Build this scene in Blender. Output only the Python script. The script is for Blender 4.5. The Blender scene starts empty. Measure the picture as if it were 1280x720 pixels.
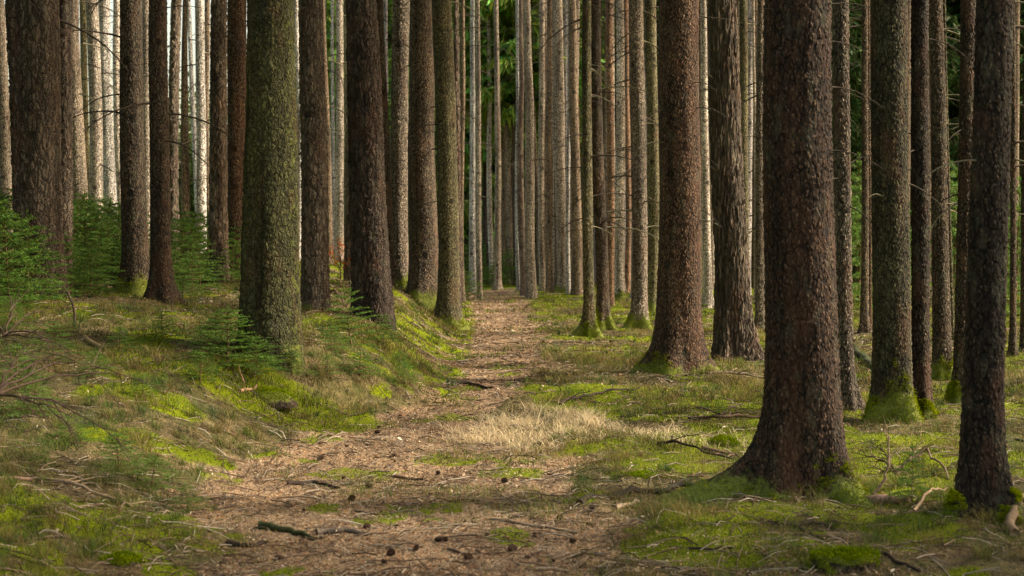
import bpy, math, random
import numpy as np
from mathutils import Vector, Matrix

random.seed(7)
RNG = np.random.default_rng(11)
SC = bpy.context.scene
COL = SC.collection

# ------------------------------------------------------------------ camera model
F = 1778.0            # focal length in photo pixels (50 mm on 36 mm)
EYE = 1.6
PITCH = math.radians(-1.93)

def ray(px, py):
    """direction of the view ray through a photo pixel, scaled so that y = 1"""
    u, v = (px - 640) / F, (360 - py) / F
    c, s = math.cos(PITCH), math.sin(PITCH)
    y = c - v * s
    z = s + v * c
    return u / y, z / y

# ------------------------------------------------------------------ numpy noise
def _hash(ix, iy, seed):
    h = (ix.astype(np.int64) * 374761393 + iy.astype(np.int64) * 668265263 + seed * 1442695041) & 0x7fffffff
    h = ((h ^ (h >> 13)) * 1274126177) & 0x7fffffff
    h = h ^ (h >> 16)
    return (h & 0xffff) / 65535.0

def vnoise(x, y, seed=0):
    x = np.asarray(x, float); y = np.asarray(y, float)
    ix = np.floor(x); iy = np.floor(y)
    fx = x - ix; fy = y - iy
    fx = fx * fx * (3 - 2 * fx); fy = fy * fy * (3 - 2 * fy)
    a = _hash(ix, iy, seed); b = _hash(ix + 1, iy, seed)
    c = _hash(ix, iy + 1, seed); d = _hash(ix + 1, iy + 1, seed)
    return (a * (1 - fx) + b * fx) * (1 - fy) + (c * (1 - fx) + d * fx) * fy

def fbm(x, y, octv=4, seed=0):
    t = 0; amp = .5; n = 0
    for k in range(octv):
        t = t + amp * vnoise(x * 2 ** k + 17.3 * k, y * 2 ** k - 9.1 * k, seed + k)
        n += amp; amp *= .5
    return t / n

def sstep(a, b, x):
    t = np.clip((np.asarray(x, float) - a) / (b - a), 0, 1)
    return t * t * (3 - 2 * t)

# ------------------------------------------------------------------ terrain
YL = [0, 6.8, 9, 11, 12.7, 14.0, 16, 19, 23, 28, 44, 70]
XL = [-1.4, -1.55, -1.9, -1.9, -1.75, -.80, -.80, -.85, -.9, -.95, -1.6, -2.6]
YR = [0, 6.8, 9, 11, 12.7, 15, 19, 28, 44, 70]
XR = [.6, .55, .5, .1, -.1, .1, .50, .62, .25, -.3]
YB = [0, 5, 9, 11, 12.5, 14, 20, 30, 45]
BB_ = [.10, .12, .25, .42, .50, .52, .60, .80, .90]

def bank(x, y):
    s = np.interp(y, YL, XL) - x
    far = 1 - sstep(60, 110, y)
    return (sstep(-.05, 1.25, s) * np.interp(y, YB, BB_) + .07 * np.clip(s - 1, 0, 7)) * far

def pathness(x, y):
    w = .55 * (fbm(x * 1.6, y * 1.6, 4, 5) - .5) * 2 + .5 * (fbm(x * 6, y * 6, 3, 6) - .5)
    a = sstep(-.38, .34, x - np.interp(y, YL, XL) + w)
    b = sstep(-.45, .40, np.interp(y, YR, XR) - x + w)
    return a * b * (1 - sstep(43, 48, y))

def H(x, y):
    x = np.asarray(x, float); y = np.asarray(y, float)
    p = pathness(x, y)
    rough = 1 - .75 * p
    near = 1 - sstep(40, 90, y)
    z = bank(x, y)
    z = z + near * rough * (.16 * (fbm(x * .55, y * .55, 3, 1) - .5) + .13 * (fbm(x * 2.1, y * 2.1, 3, 2) - .5))
    z = z + near * (.030 * (fbm(x * 6, y * 6, 3, 3) - .5) + .014 * (fbm(x * 19, y * 19, 2, 4) - .5))
    z = z - .05 * p
    return z

def Hs(x, y):
    return float(H(np.array([x]), np.array([y]))[0])

def ground_at(px, py):
    """march the view ray of a photo pixel down to the terrain"""
    dx, dz = ray(px, py)
    ys = np.arange(4.0, 90, .04)
    zz = EYE + dz * ys
    hit = np.nonzero(zz <= H(dx * ys, ys))[0]
    y = ys[hit[0]] if len(hit) else 90.0
    return Vector((dx * y, y, Hs(dx * y, y)))

# ------------------------------------------------------------------ mesh helpers
def np_mesh(name, verts, faces, col=None, attrs=None, smooth=True, uv=None):
    """faces: (n,k) array, all with k corners"""
    verts = np.asarray(verts, np.float32); faces = np.asarray(faces, np.int32)
    me = bpy.data.meshes.new(name)
    me.vertices.add(len(verts)); me.vertices.foreach_set('co', verts.ravel())
    k = faces.shape[1]; n = len(faces)
    me.loops.add(n * k); me.loops.foreach_set('vertex_index', faces.ravel())
    me.polygons.add(n)
    me.polygons.foreach_set('loop_start', np.arange(0, n * k, k, dtype=np.int32))
    me.polygons.foreach_set('loop_total', np.full(n, k, np.int32))
    if smooth:
        me.polygons.foreach_set('use_smooth', np.ones(n, bool))
    me.update(calc_edges=True)
    if col is not None:
        a = me.attributes.new('Col', 'FLOAT_COLOR', 'POINT')
        c = np.ones((len(verts), 4), np.float32); c[:, :3] = col
        a.data.foreach_set('color', c.ravel())
    for nm, v in (attrs or {}).items():
        a = me.attributes.new(nm, 'FLOAT', 'POINT')
        a.data.foreach_set('value', np.asarray(v, np.float32))
    return me

def link(name, me, mat=None, parent=None, loc=None):
    o = bpy.data.objects.new(name, me)
    COL.objects.link(o)
    if mat is not None and me is not None and len(me.materials) == 0:
        me.materials.append(mat)
    if parent is not None: o.parent = parent
    if loc is not None: o.location = loc
    return o

def thing(name, label, cat, loc, group=None, me=None, mat=None, kind=None):
    o = link(name, me, mat, None, loc)
    o['label'] = label; o['category'] = cat
    if group: o['group'] = group
    if kind: o['kind'] = kind
    return o

class Acc:
    """collects tubes (as quads) and triangles"""
    def __init__(s): s.v = []; s.q = []; s.c = []; s.n = 0
    def tube(s, pts, radii, seg=6, col=(.2, .15, .1), wob=0.0, cap=True):
        pts = [Vector(p) for p in pts]
        up = Vector((.13, .21, 1)).normalized()
        base = s.n
        for i, p in enumerate(pts):
            d = (pts[min(i + 1, len(pts) - 1)] - pts[max(i - 1, 0)])
            d = d.normalized() if d.length > 1e-6 else Vector((1, 0, 0))
            a = d.cross(up)
            if a.length < .05: a = d.cross(Vector((1, 0, 0)))
            a.normalize(); b = d.cross(a)
            for k in range(seg):
                t = 2 * math.pi * k / seg
                r = radii[i] * (1 + wob * (random.random() - .5) * 2)
                s.v.append(p + (a * math.cos(t) + b * math.sin(t)) * r); s.c.append(col)
        for i in range(len(pts) - 1):
            for k in range(seg):
                a0 = base + i * seg + k; a1 = base + i * seg + (k + 1) % seg
                s.q.append((a0, a1, a1 + seg, a0 + seg))
        s.n += seg * len(pts)
        if cap:
            for e, i in ((pts[0], 0), (pts[-1], len(pts) - 1)):
                s.v.append(e); s.c.append(col); ci = s.n; s.n += 1
                for k in range(0, seg):
                    a0 = base + i * seg + k; a1 = base + i * seg + (k + 1) % seg
                    s.q.append((a0, a1, ci, ci) if i == 0 else (a1, a0, ci, ci))
    def mesh(s, name):
        me = bpy.data.meshes.new(name)
        fs = [tuple(f[:3]) if f[2] == f[3] else f for f in s.q]
        me.from_pydata([tuple(p) for p in s.v], [], fs)
        me.polygons.foreach_set('use_smooth', np.ones(len(fs), bool))
        a = me.attributes.new('Col', 'FLOAT_COLOR', 'POINT')
        c = np.ones((len(s.v), 4), np.float32); c[:, :3] = np.array(s.c)
        a.data.foreach_set('color', c.ravel()); me.update()
        return me

def blades(P, Hh, W, lean, col, colt, curve=.5, seed=0, up=None):
    """P (n,3) roots; Hh heights; W widths; lean (n,) sideways reach; returns verts, tris, colours"""
    n = len(P); rg = np.random.default_rng(seed)
    a = rg.uniform(0, 2 * np.pi, n); fa = rg.uniform(0, np.pi, n)
    side = np.stack([np.cos(fa), np.sin(fa), np.zeros(n)], 1)
    ld = np.stack([np.cos(a), np.sin(a), np.zeros(n)], 1)
    U = np.tile([0, 0, 1.], (n, 1)) if up is None else up
    if up is not None:
        side = np.cross(U, ld); side /= np.linalg.norm(side, axis=1)[:, None] + 1e-6
    Hh = np.asarray(Hh)[:, None]; W = np.asarray(W)[:, None]; L = np.asarray(lean)[:, None]
    mid = P + U * Hh * .55 + ld * L * .3
    tip = P + U * Hh * (1 - curve * .3) + ld * L
    V = np.stack([P - side * W * .5, P + side * W * .5, mid - side * W * .38, mid + side * W * .38, tip], 1).reshape(-1, 3)
    b = np.arange(n)[:, None] * 5
    T = np.stack([b + [0, 1, 3], b + [0, 3, 2], b + [2, 3, 4]], 1).reshape(-1, 3)
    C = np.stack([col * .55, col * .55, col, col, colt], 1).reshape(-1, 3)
    return V, T, C

def chips(P, L, W, col, seed=0, tilt=.35):
    n = len(P); rg = np.random.default_rng(seed)
    a = rg.uniform(0, 2 * np.pi, n); t = rg.normal(0, tilt, n)
    d = np.stack([np.cos(a) * np.cos(t), np.sin(a) * np.cos(t), np.sin(t)], 1)
    s = np.stack([-np.sin(a), np.cos(a), rg.normal(0, .35, n)], 1)
    L = L[:, None]; W = W[:, None]
    V = np.stack([P - d * L, P - s * W + d * L * .2, P + d * L, P + s * W - d * L * .15], 1)
    V[:, :, 2] += (W * .5)
    V[:, 1, 2] += (W[:, 0] * .6)
    b = np.arange(n)[:, None] * 4
    return V.reshape(-1, 3), b + np.array([0, 1, 2, 3])[None], np.repeat(col, 4, 0)

# ------------------------------------------------------------------ material helpers
class NT:
    def __init__(s, name):
        s.m = bpy.data.materials.new(name); s.m.use_nodes = True
        s.t = s.m.node_tree; s.t.nodes.clear()
        s.out = s.n('ShaderNodeOutputMaterial')
        s.b = s.n('ShaderNodeBsdfPrincipled')
        s.l(s.b.outputs[0], s.out.inputs[0])
    def n(s, typ, **kw):
        x = s.t.nodes.new(typ)
        for k, v in kw.items():
            if k.startswith('_'): setattr(x, k[1:], v)
            else: x.inputs[k.replace('__', ' ')].default_value = v
        return x
    def l(s, a, b): s.t.links.new(a, b)
    def val(s, i, v):
        if hasattr(v, 'links') or isinstance(v, bpy.types.NodeSocket): s.l(v, i)
        else: i.default_value = v
    def math(s, op, a, b=None, c=None, clamp=False):
        x = s.n('ShaderNodeMath', _operation=op, _use_clamp=clamp)
        for k, v in enumerate((a, b, c)):
            if v is not None: s.val(x.inputs[k], v)
        return x.outputs[0]
    def mix(s, f, a, b, mode='MIX'):
        x = s.n('ShaderNodeMix', _data_type='RGBA', _blend_type=mode)
        s.val(x.inputs[0], f)
        for k, v in ((6, a), (7, b)):
            if isinstance(v, tuple): v = (*v, 1) if len(v) == 3 else v
            s.val(x.inputs[k], v)
        return x.outputs[2]
    def ramp(s, f, lo, hi, a=0., b=1.):
        x = s.n('ShaderNodeMapRange', _clamp=True)
        s.l(f, x.inputs[0])
        for k, v in zip((1, 2, 3, 4), (lo, hi, a, b)): x.inputs[k].default_value = v
        return x.outputs[0]
    def noise(s, vec, scale, det=3, rough=.6):
        x = s.n('ShaderNodeTexNoise', Scale=scale, Detail=det, Roughness=rough)
        if vec is not None: s.l(vec, x.inputs['Vector'])
        return x.outputs
    def vor(s, vec, scale, feat='F1', rand=1.0):
        x = s.n('ShaderNodeTexVoronoi', _feature=feat, Scale=scale)
        x.inputs['Randomness'].default_value = rand
        s.l(vec, x.inputs['Vector'])
        return x.outputs
    def scale(s, vec, v):
        x = s.n('ShaderNodeVectorMath', _operation='MULTIPLY'); s.l(vec, x.inputs[0]); x.inputs[1].default_value = v
        return x.outputs[0]
    def add(s, a, b):
        x = s.n('ShaderNodeVectorMath', _operation='ADD'); s.l(a, x.inputs[0]); s.l(b, x.inputs[1]); return x.outputs[0]

def bark_material(kind, far=False):
    t = NT('bark_' + kind + ('_far' if far else ''))
    tc = t.n('ShaderNodeTexCoord').outputs['Object']
    info = t.n('ShaderNodeObjectInfo')
    off = t.n('ShaderNodeVectorMath', _operation='SCALE')
    comb = t.n('ShaderNodeCombineXYZ'); t.l(info.outputs['Random'], comb.inputs[2]); t.l(info.outputs['Random'], comb.inputs[0])
    t.l(comb.outputs[0], off.inputs[0]); off.inputs['Scale'].default_value = 30
    P = t.add(tc, off.outputs[0])
    tint = info.outputs['Color']
    big = t.noise(t.scale(P, (1, 1, .25)), 3.0, 3)[0]
    fine = t.noise(P, 130, 3, .7)[0]
    if kind == 'spruce':
        w = t.noise(P, 22, 2)
        Pw = t.add(P, t.scale(w[1], (.03, .03, .03)))
        Ps = t.scale(Pw, (1, 1, .5))
        v = t.vor(Ps, 62)
        v2 = t.vor(t.scale(Pw, (1, 1, .33)), 26, 'DISTANCE_TO_EDGE')
        h1 = t.ramp(v[0], .05, .62, 1, 0)
        e2 = t.ramp(v2[0], 0, .12)
        cellr = t.n('ShaderNodeSeparateColor'); t.l(v[1], cellr.inputs[0])
        popped = t.math('GREATER_THAN', cellr.outputs[0], .55)
        h = t.math('ADD', t.math('MULTIPLY', h1, t.math('ADD', t.math('MULTIPLY', popped, .6), .4)), t.math('MULTIPLY', e2, .45))
        h = t.math('ADD', h, t.math('MULTIPLY', fine, .35))
        depth = .012; bs = .9
        shade = t.ramp(h, .45, 1.5, .14, 1.95)
        var = t.math('ADD', t.math('MULTIPLY', cellr.outputs[1], .55), .72)
    elif kind in ('pine', 'moss'):
        w = t.noise(P, 7, 3)
        Pw = t.add(P, t.scale(w[1], (.09, .09, .09)))
        zz = .26 if kind == 'pine' else .4
        sc = 21 if kind == 'pine' else 30
        v = t.vor(t.scale(Pw, (1, 1, zz)), sc, 'DISTANCE_TO_EDGE')
        vc = t.vor(t.scale(Pw, (1, 1, zz)), sc, 'F1')
        v2 = t.vor(t.scale(Pw, (1, 1, .6)), 55, 'DISTANCE_TO_EDGE')
        cellr = t.n('ShaderNodeSeparateColor'); t.l(vc[1], cellr.inputs[0])
        plate = t.ramp(v[0], .0, .17)
        inner = t.ramp(v2[0], 0, .2)
        h = t.math('ADD', t.math('MULTIPLY', plate, t.math('ADD', t.math('MULTIPLY', cellr.outputs[0], .45), .6)), t.math('MULTIPLY', inner, .5))
        h = t.math('ADD', h, t.math('MULTIPLY', fine, .25))
        depth = .022 if kind == 'pine' else .014; bs = .9
        shade = t.ramp(h, .2, 1.55, .2, 1.45)
        var = t.math('ADD', t.math('MULTIPLY', cellr.outputs[1], .5), .75)
    else:   # furrow
        w = t.noise(t.scale(P, (1, 1, .6)), 5, 3)
        Pw = t.add(P, t.scale(w[1], (.10, .10, .05)))
        v = t.vor(t.scale(Pw, (1, 1, .09)), 27, 'DISTANCE_TO_EDGE')
        vc = t.vor(t.scale(Pw, (1, 1, .09)), 27, 'F1')
        cellr = t.n('ShaderNodeSeparateColor'); t.l(vc[1], cellr.inputs[0])
        plate = t.ramp(v[0], .0, .3)
        h = t.math('ADD', plate, t.math('MULTIPLY', fine, .3))
        depth = .028; bs = 1.
        shade = t.ramp(h, .1, 1.25, .2, 1.4)
        var = t.math('ADD', t.math('MULTIPLY', cellr.outputs[1], .5), .75)
    kv = t.vor(t.scale(P, (1, 1, .8)), 3.1)
    knot = t.ramp(kv[0], .10, .19, 0, 1)
    c = t.mix(1.0, tint, t.mix(1, (1, 1, 1), (1, 1, 1)), 'MULTIPLY')
    sh = t.math('MULTIPLY', t.math('MULTIPLY', shade, var), t.math('ADD', t.math('MULTIPLY', knot, .75), .25))
    sh = t.math('MULTIPLY', sh, t.ramp(big, .3, .7, .55 if kind == 'moss' else .7, 1.35 if kind == 'moss' else 1.25))
    stv = t.noise(t.scale(P, (1, 1, .07)), 8, 4, .65)[0]
    sh = t.math('MULTIPLY', sh, t.ramp(stv, .34, .62, .45, 1.25))
    hs = t.n('ShaderNodeHueSaturation', Saturation=1.15); t.l(c, hs.inputs['Color']); t.l(sh, hs.inputs['Value'])
    col = hs.outputs[0]
    # lichen and algae film
    lich = t.noise(t.scale(P, (1, 1, .5)), 9, 4, .7)[0]
    lf = t.math('MULTIPLY', t.ramp(lich, .52, .68), .30)
    g = t.n('ShaderNodeHueSaturation', Value=1.15); t.l(t.mix(.55, col, (.19, .20, .13)), g.inputs['Color'])
    col = t.mix(lf, col, g.outputs[0])
    # reddish flakes where the outer bark came off
    red = t.noise(t.scale(P, (1, 1, .4)), 5, 3, .6)[0]
    col = t.mix(t.math('MULTIPLY', t.ramp(red, .52, .66), .38), col, t.mix(.5, col, (.19, .085, .045)))
    ma = t.n('ShaderNodeAttribute', _attribute_name='moss').outputs['Fac']
    mn = t.noise(P, 16, 4, .7)[0]
    mf = t.ramp(t.math('ADD', ma, t.math('MULTIPLY', t.math('SUBTRACT', mn, .5), .9)), .42, .62)
    mc = t.mix(t.noise(P, 45, 2)[0], (.045, .06, .012), (.24, .27, .04))
    col = t.mix(mf, col, mc)
    t.l(col, t.b.inputs['Base Color'])
    t.b.inputs['Roughness'].default_value = .9
    t.b.inputs['Specular IOR Level'].default_value = .25
    hh = t.math('ADD', t.math('MULTIPLY', h, t.math('SUBTRACT', 1., t.math('MULTIPLY', mf, .6))), t.math('MULTIPLY', mf, t.math('MULTIPLY', mn, 1.6)))
    hh = t.math('MULTIPLY', hh, t.math('ADD', t.math('MULTIPLY', knot, .7), .3))
    if far:
        bp = t.n('ShaderNodeBump', Strength=.8, Distance=depth * 1.2); t.l(hh, bp.inputs['Height']); t.l(bp.outputs[0], t.b.inputs['Normal'])
    else:
        d = t.n('ShaderNodeDisplacement', Midlevel=.6, Scale=depth); t.l(hh, d.inputs['Height']); t.l(d.outputs[0], t.out.inputs['Displacement'])
        t.m.displacement_method = 'BOTH'
    return t.m

def col_material(name, rough=.8, trans=0.0, spec=.2, noise_amt=.3, scale=30, bump=0.0):
    t = NT(name)
    a = t.n('ShaderNodeAttribute', _attribute_name='Col').outputs['Color']
    tc = t.n('ShaderNodeTexCoord').outputs['Object']
    nz = t.noise(tc, scale, 3)[0]
    hs = t.n('ShaderNodeHueSaturation', Saturation=1.18 if trans > 0 else 1.1); t.l(a, hs.inputs['Color']); t.l(t.ramp(nz, .3, .7, 1 - noise_amt, 1 + noise_amt), hs.inputs['Value'])
    t.l(hs.outputs[0], t.b.inputs['Base Color'])
    t.b.inputs['Roughness'].default_value = rough
    t.b.inputs['Specular IOR Level'].default_value = spec
    if bump:
        bp = t.n('ShaderNodeBump', Strength=.7, Distance=bump); t.l(nz, bp.inputs['Height']); t.l(bp.outputs[0], t.b.inputs['Normal'])
    if trans > 0:
        tr = t.n('ShaderNodeBsdfTranslucent'); t.l(hs.outputs[0], tr.inputs[0])
        mx = t.n('ShaderNodeMixShader'); mx.inputs[0].default_value = trans
        t.l(t.b.outputs[0], mx.inputs[1]); t.l(tr.outputs[0], mx.inputs[2]); t.l(mx.outputs[0], t.out.inputs[0])
    return t.m

BARK = {k: bark_material(k) for k in ('spruce', 'pine', 'moss', 'furrow')}
BARKF = {k: bark_material(k, True) for k in ('spruce', 'pine', 'moss', 'furrow')}
M_GRASS = col_material('grass_blades', .7, .3, .2, .2, 3)
M_MOSS = col_material('moss_tufts', .85, .2, .1, .2, 8)
M_LITTER = col_material('forest_litter', .85, 0, .15, .25, 20)
M_WOOD = col_material('dead_wood', .85, 0, .15, .45, 60, .004)
M_NEEDLE = col_material('spruce_needles', .6, .3, .25, .25, 4)
M_CONE = col_material('cone_scales', .7, 0, .2, .4, 90)

def ground_material():
    t = NT('forest_floor')
    tc = t.n('ShaderNodeTexCoord').outputs['Object']
    pa = t.n('ShaderNodeAttribute', _attribute_name='path').outputs['Fac']
    mo = t.n('ShaderNodeAttribute', _attribute_name='moss').outputs['Fac']
    n1 = t.noise(tc, 2.4, 5, .65)[0]; n2 = t.noise(tc, 11, 5, .7)[0]; n3 = t.noise(tc, 70, 4, .75)[0]
    v = t.vor(tc, 85); sep = t.n('ShaderNodeSeparateColor'); t.l(v[1], sep.inputs[0])
    v2 = t.vor(t.scale(tc, (1, .55, 1)), 34); sep2 = t.n('ShaderNodeSeparateColor'); t.l(v2[1], sep2.inputs[0])
    lit = t.mix(t.ramp(n3, .32, .68), (.085, .057, .034), (.35, .25, .16))
    lit = t.mix(t.math('MULTIPLY', t.math('GREATER_THAN', sep.outputs[0], .7), .7), lit, (.52, .41, .29))
    lit = t.mix(t.math('MULTIPLY', t.math('GREATER_THAN', sep2.outputs[1], .82), .8), lit, (.05, .032, .022))
    lit = t.mix(t.math('MULTIPLY', t.math('GREATER_THAN', sep.outputs[2], .9), .8), lit, (.30, .13, .06))
    lit = t.mix(t.ramp(n1, .35, .7, 0, .4), lit, (.34, .25, .18))
    soil = t.mix(t.ramp(n2, .35, .65), (.045, .036, .02), (.22, .175, .10))
    soil = t.mix(t.math('MULTIPLY', t.math('GREATER_THAN', sep.outputs[0], .75), .6), soil, (.25, .19, .11))
    soil = t.mix(t.ramp(n1, .42, .6, 0, .6), soil, (.06, .075, .02))
    gm = t.mix(t.ramp(n3, .3, .7), (.05, .07, .012), (.26, .30, .045))
    mf = t.ramp(t.math('ADD', mo, t.math('MULTIPLY', t.math('SUBTRACT', n2, .5), .9)), .40, .62)
    pf = t.ramp(t.math('ADD', pa, t.math('MULTIPLY', t.math('SUBTRACT', n2, .5), .6)), .35, .65)
    c = t.mix(pf, soil, lit); c = t.mix(mf, c, gm)
    hv = t.n('ShaderNodeHueSaturation'); t.l(c, hv.inputs['Color']); t.l(t.ramp(t.noise(tc, .9, 4, .6)[0], .35, .62, .5, 1.1), hv.inputs['Value']); c = hv.outputs[0]
    hv.inputs['Saturation'].default_value = 1.2
    t.l(c, t.b.inputs['Base Color'])
    t.b.inputs['Roughness'].default_value = .92; t.b.inputs['Specular IOR Level'].default_value = .15
    h = t.math('ADD', t.math('MULTIPLY', n3, .5), t.math('ADD', t.math('MULTIPLY', n2, 1.2), t.math('MULTIPLY', v[0], .4)))
    bp = t.n('ShaderNodeBump', Strength=.8, Distance=.025); t.l(h, bp.inputs['Height']); t.l(bp.outputs[0], t.b.inputs['Normal'])
    return t.m

# ------------------------------------------------------------------ vegetation masks
def straw(x, y):
    d = ((x - .30) / .85) ** 2 + ((y - 12.1) / 1.25) ** 2
    d2 = ((x - 1.35) / .7) ** 2 + ((y - 11.6) / .7) ** 2
    n = 1.9 * (fbm(x * 2.6, y * 2.6, 4, 33) - .5)
    return np.clip(sstep(1.25, .35, d + n) + .3 * sstep(1.2, .3, d2 + n), 0, 1)

def mossness(x, y):
    p = pathness(x, y)
    n = fbm(x * .9, y * .9, 4, 21)
    right = sstep(0, .8, x - np.interp(y, YR, XR))
    m = sstep(.50, .64, n + .07 * right - .05 * (1 - right) * sstep(9, 12, y) - .035 * (1 - right) * sstep(14, 12, y))
    m = m * (1 - .92 * p)
    # bright moss on the bank edge, at the far end and at the bottom left
    s = np.interp(y, YL, XL) - x
    m = np.maximum(m, sstep(.9, .3, np.abs(s - .35)) * sstep(13.5, 15, y) * sstep(.38, .5, fbm(x * 2, y * 2, 3, 8)))
    m = np.maximum(m, .95 * sstep(24, 30, y) * (1 - p) * sstep(.36, .5, fbm(x * 1.3, y * .7, 3, 9)))
    m = np.maximum(m, sstep(1.3, .5, np.hypot((x + 1.9) / 1.1, (y - 6.9) / .9)) * sstep(.42, .52, fbm(x * 3, y * 3, 3, 10)))
    m = np.maximum(m, sstep(1.2, .4, np.hypot((x - 1.55) / 1.2, (y - 7.9) / .9)) * sstep(.42, .54, fbm(x * 2.6, y * 2.6, 3, 12)))
    m = np.maximum(m, sstep(1.2, .5, np.hypot((x - 1.25) / .75, (y - 10.2) / .6)) * .9)
    m = np.maximum(m, sstep(1.2, .5, np.hypot((x + 2.1) / 1.3, (y - 12.6) / .8)) * .8)
    m = np.maximum(m, .6 * p * sstep(.60, .68, fbm(x * 1.9, y * 1.9, 4, 46)))
    return m * (1 - straw(x, y)) * (1 - sstep(45, 60, y))

def grassness(x, y):
    p = pathness(x, y)
    g = .25 + .75 * sstep(.38, .58, fbm(x * .7, y * .7, 4, 41))
    g = g * (1 - .97 * sstep(.15, .6, p)) + .5 * p * sstep(.52, .62, fbm(x * 1.3, y * 1.3, 4, 44))
    g = np.maximum(g, .8 * sstep(1.2, .5, np.hypot((x + .05) / .65, (y - 10.5) / .5)))
    fg = sstep(9.5, 7.0, y) * .65
    g = g * (1 - fg) * (1 - .4 * straw(x, y))
    g = g * (1 - .55 * sstep(.5, 1.5, x - np.interp(y, YR, XR)) * sstep(9.5, 8, y))
    return g

# ------------------------------------------------------------------ ground sheet
def ground():
    ys = [-25, -12, -5, 0, 2, 3, 3.8]
    y = 4.2
    while y < 420:
        ys.append(y); y += max(.022, .0052 * y) if y < 60 else .05 * y
    xs = [0.0]; x = 0
    while x < 420:
        x += .03 if x < 4.2 else (.03 + .02 * (x - 4.2))
        xs.append(x)
    xs = np.array([-a for a in xs[:0:-1]] + xs); ys = np.array(ys)
    X, Y = np.meshgrid(xs, ys)
    Z = H(X, Y)
    nx, ny = len(xs), len(ys)
    idx = np.arange(nx * ny).reshape(ny, nx)
    Fc = np.stack([idx[:-1, :-1], idx[:-1, 1:], idx[1:, 1:], idx[1:, :-1]], -1).reshape(-1, 4)
    V = np.stack([X, Y, Z], -1).reshape(-1, 3)
    me = np_mesh('ground', V, Fc, attrs={'path': pathness(X, Y).ravel(), 'moss': mossness(X, Y).ravel()})
    o = link('ground', me, ground_material()); o['kind'] = 'structure'
ground()

# ------------------------------------------------------------------ trunks
def trunk_mesh(name, lean, r_lo, r_hi, z_ref, dist, flare=.35, roots=(), moss=0., moss_dir=None, height=17., seed=0, wob=.02, bend=0.0):
    """lean=(dx/dz,dy/dz). r_lo at z=.6, r_hi at z_ref. roots: (angle, reach, width, falloff)"""
    zvis = EYE + .2 * dist + .4
    px = dist / F * 1.25           # one render pixel
    step = max(.010, px * 1.3)
    if dist > 30: step = .09
    zs = list(np.arange(-.35, zvis, step))
    z = zs[-1]
    while z < height: z += .5; zs.append(z)
    zs = np.array(zs)
    n = int(min(190, max(14, 2 * math.pi * r_lo * 1.15 / step)))
    if dist > 30: n = 18
    th = np.arange(n) / n * 2 * np.pi
    Z, T = np.meshgrid(zs, th, indexing='ij')
    k = (r_hi - r_lo) / max(z_ref - .6, .5)
    k = min(k, -.002)
    R = r_lo + k * (np.minimum(Z, z_ref) - .6)
    R = R - .011 * r_lo / .2 * np.clip(Z - z_ref, 0, 99) * .7
    R = np.clip(R, .02, None)
    zp = np.clip(Z, 0, None)
    R = R + flare * r_lo * np.exp(-zp / (.14 + r_lo * .75))
    rs = random.Random(seed)
    ph = [rs.uniform(0, 6.28) for _ in range(4)]
    lob = .5 * np.sin(2 * T + ph[0]) + .5 * np.sin(3 * T + ph[1]) + .4 * np.sin(5 * T + ph[2])
    R = R + r_lo * (flare * .42 * np.exp(-zp / (.14 + r_lo * .8)) + wob) * lob
    R = R + r_lo * .025 * np.sin(Z * 2.3 + ph[3] + T) + r_lo * .05 * (vnoise(T * 2 / 3.14159 * 3, Z * 1.7, seed) - .5) * np.sin(T / 2) ** 2
    zr = Z + .0
    for (a, reach, wd, fo) in roots:
        d = np.abs((T - a + np.pi) % (2 * np.pi) - np.pi)
        R = R + reach * np.exp(-(d / wd) ** 2) * np.exp(-np.clip(zr + .03, 0, None) / (fo * 1.6))
    bx = bend * np.sin(np.clip(Z, 0, 6) * .7 + ph[0])
    X = R * np.cos(T) + lean[0] * Z + bx; Y = R * np.sin(T) + lean[1] * Z
    idx = np.arange(len(zs) * n).reshape(len(zs), n)
    nx = np.roll(idx, -1, 1)
    Fc = np.stack([idx[:-1], nx[:-1], nx[1:], idx[1:]], -1).reshape(-1, 4)
    V = np.stack([X, Y, Z], -1).reshape(-1, 3)
    mo = moss * (1.2 * np.exp(-zp / (.16 + .10 * moss)) + .30 * lob * np.exp(-zp / .5))
    if moss_dir is not None:
        d = np.abs((T - moss_dir[0] + np.pi) % (2 * np.pi) - np.pi)
        mo = mo + moss_dir[1] * np.exp(-(d / .9) ** 2)
    for (a, reach, wd, fo) in roots:
        d = np.abs((T - a + np.pi) % (2 * np.pi) - np.pi)
        mo = mo + moss * .5 * np.exp(-(d / (wd * 1.4)) ** 2) * np.exp(-zp / (fo * 1.8))
    me = np_mesh(name, V, Fc, attrs={'moss': mo.ravel()})
    # moss fuzz candidates
    return me, V, mo.ravel(), np.stack([np.cos(T), np.sin(T), np.full_like(T, .35)], -1).reshape(-1, 3)

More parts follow.
